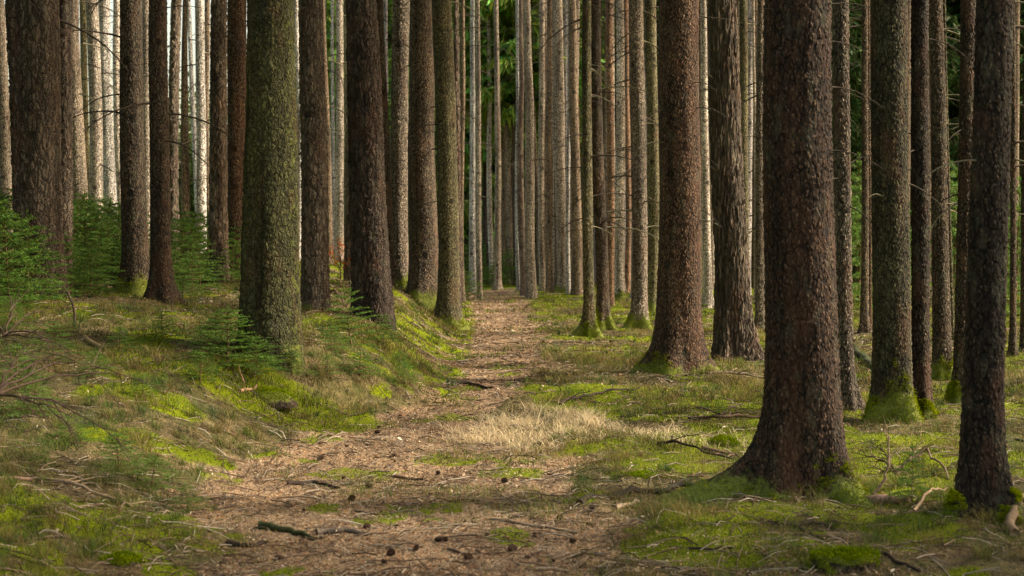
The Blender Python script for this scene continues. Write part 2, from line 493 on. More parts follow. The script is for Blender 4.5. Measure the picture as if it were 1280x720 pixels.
# dead branch variants ------------------------------------------------
def dead_branch_mesh(i):
    rs = random.Random(100 + i); a = Acc()
    col = (.06, .048, .036) if i % 4 else (.14, .13, .085)
    n = 9; pts = []; p = Vector((0, 0, 0)); ang = rs.uniform(-.15, .3); az = 0
    for k in range(n):
        pts.append(p.copy())
        ang -= rs.uniform(.0, .16); az += rs.uniform(-.12, .12)
        p = p + Vector((math.cos(ang) * math.cos(az), math.cos(ang) * math.sin(az), math.sin(ang))) / (n - 1)
    a.tube(pts, [.016 * (1 - .75 * k / n) for k in range(n)], 5, col, .15)
    for k in range(2, n - 1):
        for s in (-1, 1):
            if rs.random() < .75:
                q = pts[k].copy(); L = rs.uniform(.12, .4) * (1 - k / n * .5); sp = [q]
                d = Vector((.6, s * .7, -.15)).normalized()
                for j in range(3):
                    d = (d + Vector((.05, 0, -rs.uniform(.05, .3)))).normalized(); q = q + d * L / 3; sp.append(q)
                a.tube(sp, [.005, .004, .003, .0015], 3, col, 0)
    return a.mesh('dead_branch')
DEADB = [dead_branch_mesh(i) for i in range(8)]
for m_ in DEADB: m_.materials.append(M_WOOD)

# crowns --------------------------------------------------------------
def crown_mesh(name, z0, z1, rmax, nbr, spr, seed, tint=(.08, .13, .04), ssz=.30, branch=True):
    rg = np.random.default_rng(seed)
    V = []; C = []; T = []
    nb = 0
    acc = Acc()
    A = rg.uniform(0, 2 * np.pi, nbr); Z = z0 + (z1 - z0) * (np.arange(nbr) + rg.uniform(0, 1, nbr)) / nbr
    Lb = rmax * np.clip(1.08 - (Z - z0) / (z1 - z0), .08, 1) * rg.uniform(.65, 1.1, nbr)
    for i in range(nbr):
        a, z, L = A[i], Z[i], Lb[i]
        d = np.array([math.cos(a), math.sin(a)]); drop = rg.uniform(.15, .38)
        if branch:
            acc.tube([(d[0] * L * t, d[1] * L * t, z - drop * L * t * (1.4 - t * .5)) for t in (0, .35, .7, 1)], [.022, .016, .009, .004], 3, (.08, .06, .04), 0, False)
        t = rg.uniform(.04, 1, spr) ** .9
        side = rg.normal(0, .16, spr) * L * (1.15 - t)
        c = np.stack([d[0] * L * t - d[1] * side, d[1] * L * t + d[0] * side, z - drop * L * t * (1.4 - t * .5) - rg.uniform(0, .22, spr)], 1)
        # each spray: 3 thin hanging triangles
        for q in range(3):
            dr = np.stack([d[0] * .5 + rg.normal(0, .55, spr), d[1] * .5 + rg.normal(0, .55, spr), -rg.uniform(.2, 1.1, spr)], 1)
            dr /= np.linalg.norm(dr, axis=1)[:, None]
            sd = np.cross(dr, rg.normal(0, 1, (spr, 3))); sd /= np.linalg.norm(sd, axis=1)[:, None] + 1e-6
            ll = ssz * rg.uniform(.5, 1.3, spr)[:, None]; ww = ssz * .13 * rg.uniform(.6, 1.5, spr)[:, None]
            v = np.stack([c - sd * ww, c + sd * ww, c + dr * ll], 1).reshape(-1, 3)
            V.append(v); b = nb + np.arange(spr)[:, None] * 3; T.append(b + [0, 1, 2]); nb += 3 * spr
            k = rg.uniform(.45, 1.6, spr)[:, None] * np.array(tint)[None]
            k[:, 0] *= rg.uniform(.7, 1.5, spr)
            C.append(np.repeat(k, 3, 0))
    V = np.concatenate(V); T = np.concatenate(T); C = np.concatenate(C)
    if branch and acc.n:
        bv = np.array([tuple(p) for p in acc.v]); bf = np.array([f for f in acc.q])
        tri = np.concatenate([bf[:, [0, 1, 2]], bf[:, [0, 2, 3]]])
        T = np.concatenate([T, tri + len(V)]); V = np.concatenate([V, bv]); C = np.concatenate([C, np.array(acc.c)])
    me = np_mesh(name, V, T, col=C, smooth=False)
    me.materials.append(M_NEEDLE)
    return me
CROWN_HI = [crown_mesh('crown', 0, 8.5, 2.3, 110, 26, 50 + i, ssz=.42) for i in range(3)]
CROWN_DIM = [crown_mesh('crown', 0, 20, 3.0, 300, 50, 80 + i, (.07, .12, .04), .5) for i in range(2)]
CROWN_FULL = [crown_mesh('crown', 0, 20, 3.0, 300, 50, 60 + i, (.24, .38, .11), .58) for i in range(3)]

def fuzz(root, V, mo, N, amt, seed):
    """short moss fibres on the mossy foot of a trunk"""
    rg = np.random.default_rng(seed)
    mo = mo + .9 * (fbm(V[:, 0] * 9 + V[:, 1] * 7, V[:, 2] * 9, 3, seed) - .5)
    sel = np.nonzero((mo > .5) & (V[:, 2] > -.06) & (V[:, 2] < 1.1))[0]
    if len(sel) == 0: return
    n = int(amt)
    s = rg.choice(sel, n); P = V[s] + rg.normal(0, .008, (n, 3)); U = N[s] + rg.normal(0, .25, (n, 3))
    U /= np.linalg.norm(U, axis=1)[:, None]
    cl = fbm(P[:, 0] * 14, P[:, 2] * 14 + P[:, 1] * 9, 2, seed)
    keep = cl > .42; P = P[keep]; U = U[keep]; cl = cl[keep]; n = len(P)
    c = np.stack([.10 + .28 * cl, .15 + .27 * cl, .02 + .03 * cl], 1) * rg.uniform(.5, 1.2, n)[:, None]
    v, t, cc = blades(P, rg.uniform(.012, .035, n), rg.uniform(.003, .006, n), rg.uniform(0, .012, n), c, c * 1.3, seed=seed, up=U)
    me = np_mesh('root_moss', v, t, col=cc, smooth=False)
    link('root_moss', me, M_MOSS, root)

# tints
DK = (.095, .071, .050); BR = (.158, .122, .086); RD = (.158, .103, .070); GY = (.24, .20, .155)
PL = (.42, .37, .31); WH = (.70, .66, .60); OL = (.135, .122, .07); GR = (.100, .098, .045)  # pale and white put the light on far trunks into the bark colour
PN = (.160, .128, .098); DP = (.10, .078, .062)
# kind, x top, w top, x bottom, w bottom, base row, distance or None, tint, moss, label, extras
T_ = [
 ('spruce', -2, 14, 9, 17, 300, 34, GY, 0, 'pale slender trunk at the far left edge, rising from green saplings', {}),
 ('pine', 17, 18, 30, 20, 340, 18, DP, 0, 'thin dark trunk half hidden just left of the big pine at left', {}),
 ('pine', 48, 44, 51, 52, 368, None, PN, 0, 'thick plate-barked pine nearest the left edge', dict(fl=.25)),
 ('pine', 80, 22, 77, 22, 366, None, PN, 0, 'pine trunk overlapping the right side of the thick left pine', dict(fl=.2)),
 ('spruce', 93, 14, 99, 21, 310, 30, GY, 0, 'grey brown trunk just right of the left pines behind saplings', {}),
 ('spruce', 102, 8, 110, 10, 308, 36, OL, 0, 'narrow olive trunk squeezed left of the leaning pale trunk', {}),
 ('spruce', 113, 15, 124, 18, 312, 31, PL, 0, 'pale knotty trunk leaning left with dark branch scars', {}),
 ('spruce', 130, 17, 140, 16, 312, 34, WH, 0, 'brightest whitish trunk leaning left above the saplings', {}),
 ('spruce', 147, 9, 149, 10, 312, 36, PL, 0, 'thin pale trunk touching the left side of the mossy-footed spruce', {}),
 ('spruce', 164, 26, 169, 33, 352, 20.5, BR, .8, 'brown spruce with a mossy flared foot at left', dict(fl=.4, roots=[(3.5, .12, .35, .1), (5.0, .12, .5, .12)])),
 ('spruce', 181, 11, 187, 12, 318, 32, PL, 0, 'thin pale trunk between the mossy-footed spruce and its dark neighbour', {}),
 ('spruce', 198, 22, 202, 26, 371, 19, DK, .1, 'dark spruce just right of the mossy-footed one at left', dict(fl=.3)),
 ('pine', 220, 18, 218, 13, 325, 28, PN, 0, 'slim rough-barked trunk behind the dark spruce at left', {}),
 ('spruce', 232, 6, 231, 13, 325, 33, BR, 0, 'plain brown trunk standing right of the slim rough-barked one', {}),
 ('spruce', 237, 5, 248, 7, 318, 44, WH, 0, 'very thin crooked white trunk against the bright gap', {}),
 ('spruce', 249, 13, 252, 13, 322, 33, WH, 0, 'white trunk on the right side of the bright gap', {}),
 ('spruce', 259, 7, 260, 8, 318, 40, BR, 0, 'thin brown trunk hidden between white trunk and small pine', {}),
 ('pine', 274, 18, 274, 23, 350, 23, PN, 0, 'slender pine with reddish plates left of the reddish spruce', dict(fl=.2)),
 ('spruce', 297, 28, 295, 25, 325, 25, RD, 0, 'reddish spruce directly left of the green algae-covered trunk', {}),
 ('moss', 339, 56, 341, 75, 440, None, GR, .1, 'massive trunk coated in green algae beside the bank', dict(fl=.12, md=(-.5, .42))),
 ('spruce', 371, 7, 374, 7, 325, 36, WH, 0, 'thin white trunk between the green trunk and the pine beside it', {}),
 ('pine', 389, 27, 394, 33, 388, None, PN, 0, 'medium pine right of the green algae-covered trunk', dict(fl=.15)),
 ('spruce', 404, 6, 411, 11, 328, 34, BR, 0, 'brown trunk behind the medium pine, left of the orange sapling', {}),
 ('spruce', 416, 4, 416, 5, 330, 50, WH, 0, 'hair-thin white trunk left of the pale one by the orange sapling', {}),
 ('spruce', 424, 9, 425, 11, 335, 38, PL, 0, 'pale trunk rising behind the orange-leaved sapling', {}),
 ('spruce', 432, 5, 434, 6, 332, 46, OL, 0, 'thin greenish trunk just left of the big dark pine', {}),
 ('pine', 438, 10, 439, 14, 379, 27, PN, 0, 'light plated pine half hidden behind the big dark pine', {}),
 ('pine', 451, 37, 467, 49, 400, None, DP, 0, 'big dark pine leaning left on the bank', dict(fl=.2)),
 ('spruce', 475, 14, 485, 13, 345, 26, BR, 0, 'brown trunk peeking out right of the big dark pine', {}),
 ('spruce', 500, 22, 500, 23, 335, 27, GY, .7, 'grey trunk with mossy foot left of the paired spruces', dict(fl=.3)),
 ('spruce', 525, 28, 532, 39, 383, None, BR, .85, 'left of the paired spruces, its foot cushioned in bright moss', dict(fl=.45, roots=[(3.35, .22, .35, .10), (4.5, .12, .4, .22)])),
 ('spruce', 554, 29, 560, 27, 378, 25.5, OL, .5, 'right of the paired spruces, at the left edge of the path', dict(fl=.3)),
 ('pine', 571, 6, 573, 7, 355, 29, DP, 0, 'thin dark pine right behind the paired spruces', {}),
 ('spruce', 576, 5, 578, 9, 345, 36, BR, 0, 'brown trunk left of the bright gap over the path', {}),
 ('spruce', 590, 5, 591, 9, 352, 45, WH, 0, 'bright white trunk in the middle above the path end', {}),
 ('spruce', 596.5, 7, 600, 7, 361, 40, GY, 0, 'brown-edged trunk on the right of the bright white trunk', {}),
 ('spruce', 611, 6, 614, 7, 349, 50, PL, 0, 'pale trunk behind the end of the path', {}),
 ('spruce', 619, 6, 624, 9, 354, 46, GY, .3, 'grey trunk with mossy foot behind the end of the path', {}),
 ('spruce', 629, 5, 630, 6, 350, 55, BR, 0, 'thin brown trunk against dark green right of the path end', {}),
 ('spruce', 634, 6, 637, 8, 351, 52, GY, 0, 'grey trunk standing alone against dark green', {}),
 ('spruce', 646, 5, 648, 6, 357, 45, WH, 0, 'narrow white trunk at the left edge of the right-hand stand', {}),
 ('pine', 650, 5, 654, 10, 359, 41, DP, 0, 'dark rough pine at the left edge of the right-hand stand', {}),
 ('spruce', 656, 9, 666, 14, 361, 39.5, GY, .15, 'grey brown spruce next to the dark rough pine by the path end', dict(fl=.25)),
 ('spruce', 665, 9, 673, 6, 356, 50, BR, 0, 'brown trunk leaning behind the spruce by the path end', {}),
 ('spruce', 677, 9, 678, 9, 358, 44, GY, 0, 'slim grey trunk left of three close trunks in the right stand', {}),
 ('spruce', 687, 6, 686, 9, 358, 43, BR, 0, 'slim brown trunk in the far row of the right stand', {}),
 ('spruce', 692, 5, 693, 6, 360, 44, PL, 0, 'thin pale trunk hugging the stout far spruce', {}),
 ('spruce', 697, 11, 704, 15, 366, None, GY, .75, 'stout far spruce with a green mossy foot', dict(fl=.35)),
 ('spruce', 710, 5, 711, 6, 364, 41, WH, 0, 'narrow white trunk right of the stout far spruce', {}),
 ('spruce', 716, 10, 721, 14, 367, None, BR, 0, 'brown trunk with dark foot left of the thin dark stem', dict(fl=.35)),
 ('spruce', 732.5, 11, 737, 14, 421, None, OL, .9, 'thin dark olive trunk with mossy roots beside the path', dict(fl=.5, roots=[(3.3, .24, .3, .10), (5.8, .1, .4, .1)], br=6)),
 ('spruce', 745, 14, 752, 16, 417, 25.2, DK, .8, 'dark trunk close behind the thin olive one beside the path', dict(fl=.4, br=8)),
 ('spruce', 762, 10, 763, 10, 371, 34, RD, 0, 'pinkish brown trunk in the right stand', dict(br=4)),
 ('spruce', 773, 9, 776, 15, 373, None, PL, .7, 'pale straight spruce with mossy foot in the right stand', dict(fl=.2, br=4)),
 ('spruce', 783, 8, 785, 8, 372, 42, RD, 0, 'thin reddish trunk left of the speckled grey spruce', {}),
 ('spruce', 797, 18, 798, 20, 410, None, GY, .85, 'speckled grey spruce with a bright moss boot', dict(fl=.45, roots=[(3.6, .14, .4, .12), (5.5, .12, .4, .1)], br=8)),
 ('spruce', 814, 17, 816, 16, 390, None, OL, .8, 'olive trunk between the speckled grey and big reddish spruces', dict(fl=.25, br=6)),
 ('spruce', 849, 48, 848, 56, 468, None, RD, .55, 'big reddish spruce with flared roots right of the path', dict(fl=.5, roots=[(3.3, .26, .35, .11), (4.4, .12, .35, .15), (6.0, .20, .4, .12)], br=5, md=None)),
 ('spruce', 874, 6, 874, 7, 380, 38, RD, 0, 'thin orange-red trunk touching the big reddish spruce', {}),
 ('spruce', 880, 7, 884, 12, 385, 33, PL, .3, 'pale trunk between the big reddish and the furrowed trunk', {}),
 ('furrow', 903, 34, 917, 44, 449, None, PN, .05, 'deeply furrowed dark trunk leaning left', dict(fl=.35, roots=[(5.7, .14, .35, .25), (4.2, .08, .3, .2)])),
 ('spruce', 928, 13, 932, 12, 400, 30, OL, 0, 'olive trunk partly behind the furrowed one', dict(br=4)),
 ('spruce', 942, 4, 945, 5, 398, 36, GY, 0, 'hair-thin grey trunk right of the furrowed trunk', {}),
 ('spruce', 951, 9, 950, 12, 420, 25, GY, .3, 'speckled trunk emerging left of the biggest spruce', {}),
 ('spruce', 998, 80, 1003, 92, 618, None, RD, .5, 'largest reddish spruce in the right foreground with sprawling roots', dict(fl=.42, roots=[(3.22, .55, .22, .10), (4.1, .12, .3, .14), (5.35, .20, .33, .14)], br=3)),
 ('spruce', 1052, 26, 1056, 22, 510, None, GY, .1, 'grey spruce immediately right of the largest one', dict(fl=.2)),
 ('spruce', 1081, 7, 1080, 10, 416, None, BR, 0, 'slim brown trunk at the green gap left of the wide olive spruce', dict(br=4)),
 ('spruce', 1086.5, 3, 1087, 4, 417, 25, RD, 0, 'hair-thin red-brown stem touching the wide spruce on its left', {}),
 ('spruce', 1110, 45, 1118, 48, 526, None, OL, .9, 'wide olive spruce on a mossy mound between the two foreground trunks', dict(fl=.35, roots=[(3.7, .14, .4, .13), (5.2, .12, .4, .13)])),
 ('spruce', 1149, 23, 1154, 23, 520, None, DK, .35, 'dark speckled spruce pressed against the wide olive one', dict(fl=.15)),
 ('spruce', 1168.5, 17, 1178, 23, 474, None, BR, .7, 'brown spruce with moss at its foot, right of the dark speckled one', dict(fl=.25)),
 ('spruce', 1181, 5, 1190, 5, 440, 22, OL, 0, 'hair-thin stem right of the brown mossy-footed spruce', {}),
 ('spruce', 1211, 23, 1200, 20, 503, None, DK, .75, 'spruce leaning right behind the foreground trunk at far right', dict(fl=.35)),
 ('spruce', 1245, 43, 1222, 50, 640, None, DK, .3, 'dark foreground spruce leaning right near the right edge', dict(fl=.35, roots=[(5.6, .10, .4, .12), (3.6, .05, .4, .15)])),
 ('spruce', 1265, 6, 1267, 8, 445, None, BR, .2, 'slim brown stem right of the dark leaning foreground spruce', {}),
 ('spruce', 1284, 11, 1280, 10, 440, None, DK, 0, 'dark trunk cut by the right edge', {}),
]

TREES = []
def add_tree(i, e):
    kind, xt, wt, xb, wb, yb, D, tint, moss, label, ex = e
    if D is None:
        g = ground_at(xb, yb); D = g.y
    dxb, dzb = ray(xb, yb); X = dxb * D
    Zg = Hs(X, D)
    dxt, dzt = ray(xt, 0); zt = EYE + dzt * D; Xt = dxt * D
    lean = ((Xt - X) / (zt - Zg), random.uniform(-.008, .008))
    zref = zt - Zg
    rlo = wb * D / F / 2 * .96; rhi = min(wt * D / F / 2, rlo * .98)
    if D > 60: rhi = rlo * .8
    far = D > 30
    root = thing('pine_tree' if kind == 'pine' else 'spruce_tree', label, 'tree', (X, D, Zg), ex.get('group'))
    roots = list(ex.get('roots', ()))
    if not roots and kind == 'spruce' and (moss >= .3 or D < 26):
        rq = random.Random(70 + i); a0 = rq.uniform(2.7, 3.6)
        roots = [(a0 + q * rq.uniform(.75, 1.0), rlo * rq.uniform(.4, 1.2), rq.uniform(.22, .36), rq.uniform(.07, .13)) for q in range(5)]
    roots = [(a_, b_ * 1.25, c_, d_) for a_, b_, c_, d_ in roots]
    me, V, mo, N = trunk_mesh('trunk', lean, rlo, rhi, zref, D, ex.get('fl', .25), roots, moss, ex.get('md'), seed=i, bend=random.uniform(.01, .05) if D > 25 else .012)
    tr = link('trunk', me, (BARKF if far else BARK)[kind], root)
    v = random.uniform(.85, 1.15) * float(np.interp(D, [8, 12, 22, 30, 40], [.50, .60, .95, 1.45, 2.6]))  # near shade and far light painted into the bark colour by distance
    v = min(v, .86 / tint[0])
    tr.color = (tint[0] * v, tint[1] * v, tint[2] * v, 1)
    if moss >= .3 and D < 45:
        fuzz(root, V, mo, N, 9000 * min(1, 14 / D), 900 + i)
    # dead branches
    zmin = 2.2; zmax = EYE + .175 * D + .4
    nb = int(2.6 * ex.get('br', 4 if 14 < D < 45 else 2))
    if kind in ('pine', 'moss', 'furrow'): nb = 1 if D < 22 else 2
    rs = random.Random(500 + i)
    for k in range(nb):
        z = rs.uniform(zmin * .8, zmax) if D > 12 else rs.uniform(1.9, zmax)
        a = rs.choice([0, math.pi]) + rs.uniform(-.9, .9)
        b = link('dead_branch', DEADB[rs.randrange(8)], None, root)
        rr = rlo * .9
        b.location = (lean[0] * z + rr * math.cos(a), lean[1] * z + rr * math.sin(a), z)
        s = rs.uniform(.3, 1.15) * (1 if D > 18 else .5 if D > 12 else .35)
        b.scale = (s, s, s); b.rotation_euler = (rs.uniform(-.2, .2), rs.uniform(-.1, .25), a)
    # live crown far above the frame
    if D > 27 or i % 3: TREES.append((X, D, rlo)); return
    c = link('crown', CROWN_HI[i % 3], None, root)
    z0 = max(10.0, EYE + .18 * D + 3.2)
    c.location = (lean[0] * z0, lean[1] * z0, z0); c.rotation_euler = (0, 0, rs.uniform(0, 6))
    s = rs.uniform(.8, 1.1); c.scale = (s, s, s)
    TREES.append((X, D, rlo))
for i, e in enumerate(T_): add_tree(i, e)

# ------------------------------------------------------------------ far rows and background spruces
def far_proto(i, rad):
    me, V, mo, N = trunk_mesh('trunk', (random.uniform(-.01, .01), 0), rad, rad * .72, 10, 60, .25, height=21, seed=300 + i)
    me.materials.append(BARKF['spruce'])
    return me
FARTR = [far_proto(i, .10 + .014 * i) for i in range(6)]
def far_tree(px, D, label, group, tint, low_crown):
    dx, _ = ray(px, 300); X = dx * D
    root = thing('spruce_tree', label, 'tree', (X, D, Hs(X, D)), group)
    tr = link('trunk', FARTR[random.randrange(6 if low_crown is None else 2)], None, root); tr.color = (min(.6, tint[0] * 2.1), min(.55, tint[1] * 2.1), min(.5, tint[2] * 2.1), 1)  # tint raised so the far trunks look lit
    tr.rotation_euler = (random.uniform(-.01, .01), random.uniform(-.02, .02), random.uniform(0, 6))
    if low_crown is None:
        for k in range(4):
            z = random.uniform(2, 10); a = random.choice([0, math.pi]) + random.uniform(-.7, .7)
            b = link('dead_branch', DEADB[random.randrange(8)], None, root); q = random.uniform(.5, 1.3)
            b.location = (.1 * math.cos(a), .1 * math.sin(a), z); b.scale = (q, q * 1.2, q * 1.2); b.rotation_euler = (0, random.uniform(-.1, .2), a)
    if low_crown is None: return
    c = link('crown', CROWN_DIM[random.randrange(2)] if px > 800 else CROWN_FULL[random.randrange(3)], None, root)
    z0 = low_crown if low_crown is not None else EYE + .18 * D + 3
    c.location = (0, 0, z0); c.rotation_euler = (0, 0, random.uniform(0, 6))
    s = random.uniform(.85, 1.2); c.scale = (s, s, s * random.uniform(.9, 1.1))
random.seed(21)
for px, D, zc in [(611, 52, 6.6), (645, 51, 7.4), (606, 58, 5.5), (642, 60, 6), (583, 70, 3), (612, 76, 0), (634, 72, 3), (598, 78, 0), (652, 78, 0)]:
    far_tree(px, D, 'spruce with living green boughs hanging above the end of the path', 'spruces hanging green over the path end', (.09, .07, .05), zc)
for k in range(46):      # right-hand stand, behind the named trunks
    px = 684 + 285 * (k + random.random()) / 46
    far_tree(px, random.uniform(46, 60), 'slender trunk in the packed back rows of the right-hand stand', 'back rows of the right-hand stand',
             random.choice([GY, BR, OL, PL, GY]), None)
for k in range(14):
    px = 668 + 290 * (k + random.random()) / 14
    far_tree(px, random.uniform(38, 45), 'slender trunk in the packed back rows of the right-hand stand', 'back rows of the right-hand stand', random.choice([GY, BR, BR, PL]), None)
for k in range(15):      # right edge back rows
    px = 960 + 330 * (k + random.random()) / 15
    if 1062 < px < 1079 or 1186 < px < 1200: px += 18
    far_tree(px, random.uniform(34, 50), 'dim brown trunk in the back rows near the right edge', 'back rows near the right edge', random.choice([DK, BR]), None)
for k in range(8):
    px = random.choice([455, 470, 484, 516, 545, 408, 290, 160])
    far_tree(px + random.uniform(-8, 8), random.uniform(44, 60), 'narrow trunk far back between the trunks left of the path', 'far trunks left of the path', random.choice([GY, PL, BR]), None)
for k in range(50):      # green wall of spruces far behind
    px = 392 + (k / 50) * 960 + random.uniform(-12, 12)
    D = random.uniform(68, 96)
    if px > 1000: D = random.uniform(50, 80)
    if 580 < px < 662: continue
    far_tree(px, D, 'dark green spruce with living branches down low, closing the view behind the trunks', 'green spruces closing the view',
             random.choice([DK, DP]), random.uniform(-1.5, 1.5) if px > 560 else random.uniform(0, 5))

for k, (X, Y) in enumerate([(-11.5, 15), (-13, 21.5), (-15, 18), (-13, 10.5), (-9.5, 7.5), (-8.5, 2.5), (-16.5, 25), (16, 3.5), (13.5, 6.8), (19.5, 7.8)]):  # unseen spruces added to shade the foreground and the left trunk sides
    root = thing('spruce_tree', 'living spruce added out of view beside the camera to block light', 'tree', (X, Y, Hs(X, Y)), 'added light-blocking spruces beside the viewpoint')
    tr = link('trunk', FARTR[k % 6], None, root); tr.color = (*BR, 1); tr.scale = (1.4, 1.4, 1)
    c = link('crown', CROWN_FULL[k % 3], None, root); c.location = (0, 0, 3.4 if X < 0 else 7.5); c.rotation_euler = (0, 0, k * 2.1)

# broadleaf trees beyond the opening at left, haze painted as a paler leaf colour
def leafy_mesh(seed):
    rg = np.random.default_rng(seed); n = 9000
    cen = rg.normal(0, 1, (60, 3)) * [2.2, 2.2, 2.0] + [0, 0, 5.5]
    P = cen[rg.integers(0, 60, n)] + rg.normal(0, .62, (n, 3)); P[:, 2] = np.clip(P[:, 2], .2, 12)
    k = rg.uniform(.5, 1.3, n)[:, None] * np.array([.16, .22, .07])[None]
    V, Fq, C = chips(P, np.full(n, .16), np.full(n, .10), k, seed, 1.2)
    me = np_mesh('crown', V, Fq, col=C, smooth=False); me.materials.append(M_NEEDLE); return me
LEAFY = [leafy_mesh(s) for s in (1, 2)]
LT = Acc(); LT.tube([(0, 0, -.2), (.1, 0, 2), (0, .1, 4.5), (.2, 0, 7)], [.22, .17, .12, .05], 8, (.2, .17, .13), .1); LT = LT.mesh('trunk'); LT.materials.append(M_WOOD)
for k, px in enumerate([12, 38, 84, 225, 262, 410, 440]):
    D = random.uniform(88, 120); dx, _ = ray(px, 300); X = dx * D
    root = thing('broadleaf_tree', 'hazy light green broadleaf tree in the clearing beyond the left trunks', 'tree', (X, D, Hs(X, D) - .1), 'light green trees in the clearing')
    link('trunk', LT, None, root); c = link('crown', LEAFY[k % 2], None, root); c.rotation_euler = (0, 0, k * 1.3)
    root.scale = (1, 1, random.uniform(.7, 1.1))

# ------------------------------------------------------------------ young spruces
def sapling_meshes(seed, dens=1.0, tint=(.11, .21, .055)):
    rs = random.Random(seed); rg = np.random.default_rng(seed)
    a = Acc(); a.tube([(0, 0, -.05), (.01, 0, .4), (0, .01, .8), (.01, 0, 1.05)], [.014, .010, .006, .003], 5, (.13, .09, .05), .1)
    P = []; D_ = []; S = []
    def shoot(p0, p1):
        L = (p1 - p0).length; n = max(4, int(L / .0045 * dens))
        t = rg.uniform(0, 1, n)
        b = np.array(p0)[None] + (np.array(p1) - np.array(p0))[None] * t[:, None]
        d = np.array((p1 - p0).normalized())
        q = rg.normal(0, 1, (n, 3)); q -= (q @ d)[:, None] * d; q /= np.linalg.norm(q, axis=1)[:, None]
        P.append(b); D_.append(q * .85 + d * .6); S.append(np.full(n, rg.uniform(.6, 1.3)) * (.7 + .6 * t))
    z = .06
    while z < 1.0:
        L = .52 * (1.06 - z) ** .8 + .05
        nb = rs.randint(5, 7); a0 = rs.uniform(0, 6)
        for k in range(nb):
            az = a0 + k * 6.283 / nb + rs.uniform(-.25, .25); l = L * rs.uniform(.7, 1.1)
            el = rs.uniform(.05, .4) + z * .45
            prev = Vector((0, 0, z)); d = Vector((math.cos(az) * math.cos(el), math.sin(az) * math.cos(el), math.sin(el)))
            pts = [prev]; ns = 5
            for j in range(ns):
                d = (d + Vector((0, 0, -.09))).normalized(); nx = prev + d * l / ns
                shoot(prev, nx)
                if j > 0:
                    for s in (-1, 1):
                        sd = (d * .75 + d.cross(Vector((0, 0, 1))).normalized() * s * .75 + Vector((0, 0, -.05))).normalized()
                        sl = l * .42 * (1 - j / (ns + .8)) * rs.uniform(.7, 1.2)
                        shoot(nx, nx + sd * sl)
                prev = nx; pts.append(nx)
            a.tube(pts, [.006 * (1 - .8 * j / ns) for j in range(ns + 1)], 3, (.12, .085, .04), 0, False)
        z += rs.uniform(.09, .14)
    shoot(Vector((0, 0, .85)), Vector((0.01, 0, 1.1)))
    P = np.concatenate(P); D2 = np.concatenate(D_); S = np.concatenate(S); n = len(P)
    L = rg.uniform(.018, .032, n)[:, None]; sd = np.cross(D2, rg.normal(0, 1, (n, 3))); sd /= np.linalg.norm(sd, axis=1)[:, None]
    V = np.stack([P - sd * .0036, P + sd * .0036, P + D2 * L], 1).reshape(-1, 3)
    C = np.array(tint)[None] * S[:, None] * rg.uniform(.7, 1.25, n)[:, None]; C[:, 0] *= rg.uniform(.8, 1.5, n)
    f = np_mesh('foliage', V, np.arange(3 * n).reshape(-1, 3), col=np.repeat(C, 3, 0), smooth=False)
    f.materials.append(M_NEEDLE)
    st = a.mesh('stem'); st.materials.append(M_WOOD)
    return st, f
SAP = [sapling_meshes(s) for s in (3, 4, 5)]
random.seed(5)
def sapling(px, py, D, h, label, group=None, wide=1.0):
    if D is None:
        g = ground_at(px, py); X, D, Z = g.x, g.y, g.z
    else:
        X = ray(px, 300)[0] * D; Z = Hs(X, D)
    r = thing('young_spruce', label, 'young tree', (X, D, Z), group)
    st, f = SAP[random.randrange(3)]
    link('stem', st, None, r); link('foliage', f, None, r)
    r.scale = (h * wide, h * wide, h); r.rotation_euler = (random.uniform(-.1, .1), random.uniform(-.1, .1), random.uniform(0, 6))
G1 = 'green young spruces crowded at the left edge'
for px, D, h in [(-14, 13.5, .95), (4, 14.5, .9), (18, 12.5, .62), (30, 12.9, .42), (-4, 12, .7), (44, 12.4, .36), (10, 16, 1.1), (34, 17.5, 1.0), (-25, 11.5, .6), (8, 18.5, 1.3), (24, 14.2, .8), (-8, 16, 1.2), (22, 19.5, 1.35), (38, 14.5, .6)]:
    if D < 15: h *= .5; px -= 10; D += 1.5
    sapling(px, 0, D, h, 'one of the bushy young spruces crowded at the left edge before the thick pine', G1, 1.25)
G2 = 'green young spruces between the left pines and the mossy-footed spruce'
for px, D, h in [(92, 21, 1.05), (104, 20.5, .95), (118, 22.5, 1.05), (134, 22, .95), (148, 23, .95), (112, 19, .6), (140, 20.4, .65), (100, 25, 1.3), (126, 26, 1.2), (152, 25, 1.1), (96, 22.5, 1.2), (110, 23.5, 1.15), (128, 24, 1.2), (142, 24.5, 1.15), (120, 20.8, .8), (88, 19.5, .8)]:
    sapling(px, 0, D, h, 'one of the young spruces filling the gap left of the mossy-footed spruce', G2, 1.25)
G3 = 'green young spruces behind the slender left pines'
for px, D, h in [(222, 22.5, .95), (236, 23.5, 1.0), (250, 22, .85), (258, 25, 1.1), (291, 24.5, .9), (240, 21, .6), (182, 26, 1.0), (296, 27, 1.1), (228, 24.5, 1.15), (244, 24.2, 1.1), (290, 22.8, .7), (216, 21.5, .6)]:
    sapling(px, 0, D, h, 'one of the young spruces between the dark spruce and the green algae-covered trunk', G3, 1.2)
sapling(285, 462, None, .52, 'low spreading young spruce in front of the green algae-covered trunk', None, 1.7)
sapling(258, 452, None, .36, 'small young spruce left of the low spreading one', None, 1.5)
sapling(322, 470, None, .34, 'small young spruce at the foot of the green algae-covered trunk', None, 1.6)
GB = 'tiny spruce seedlings in the grass of the left bank'
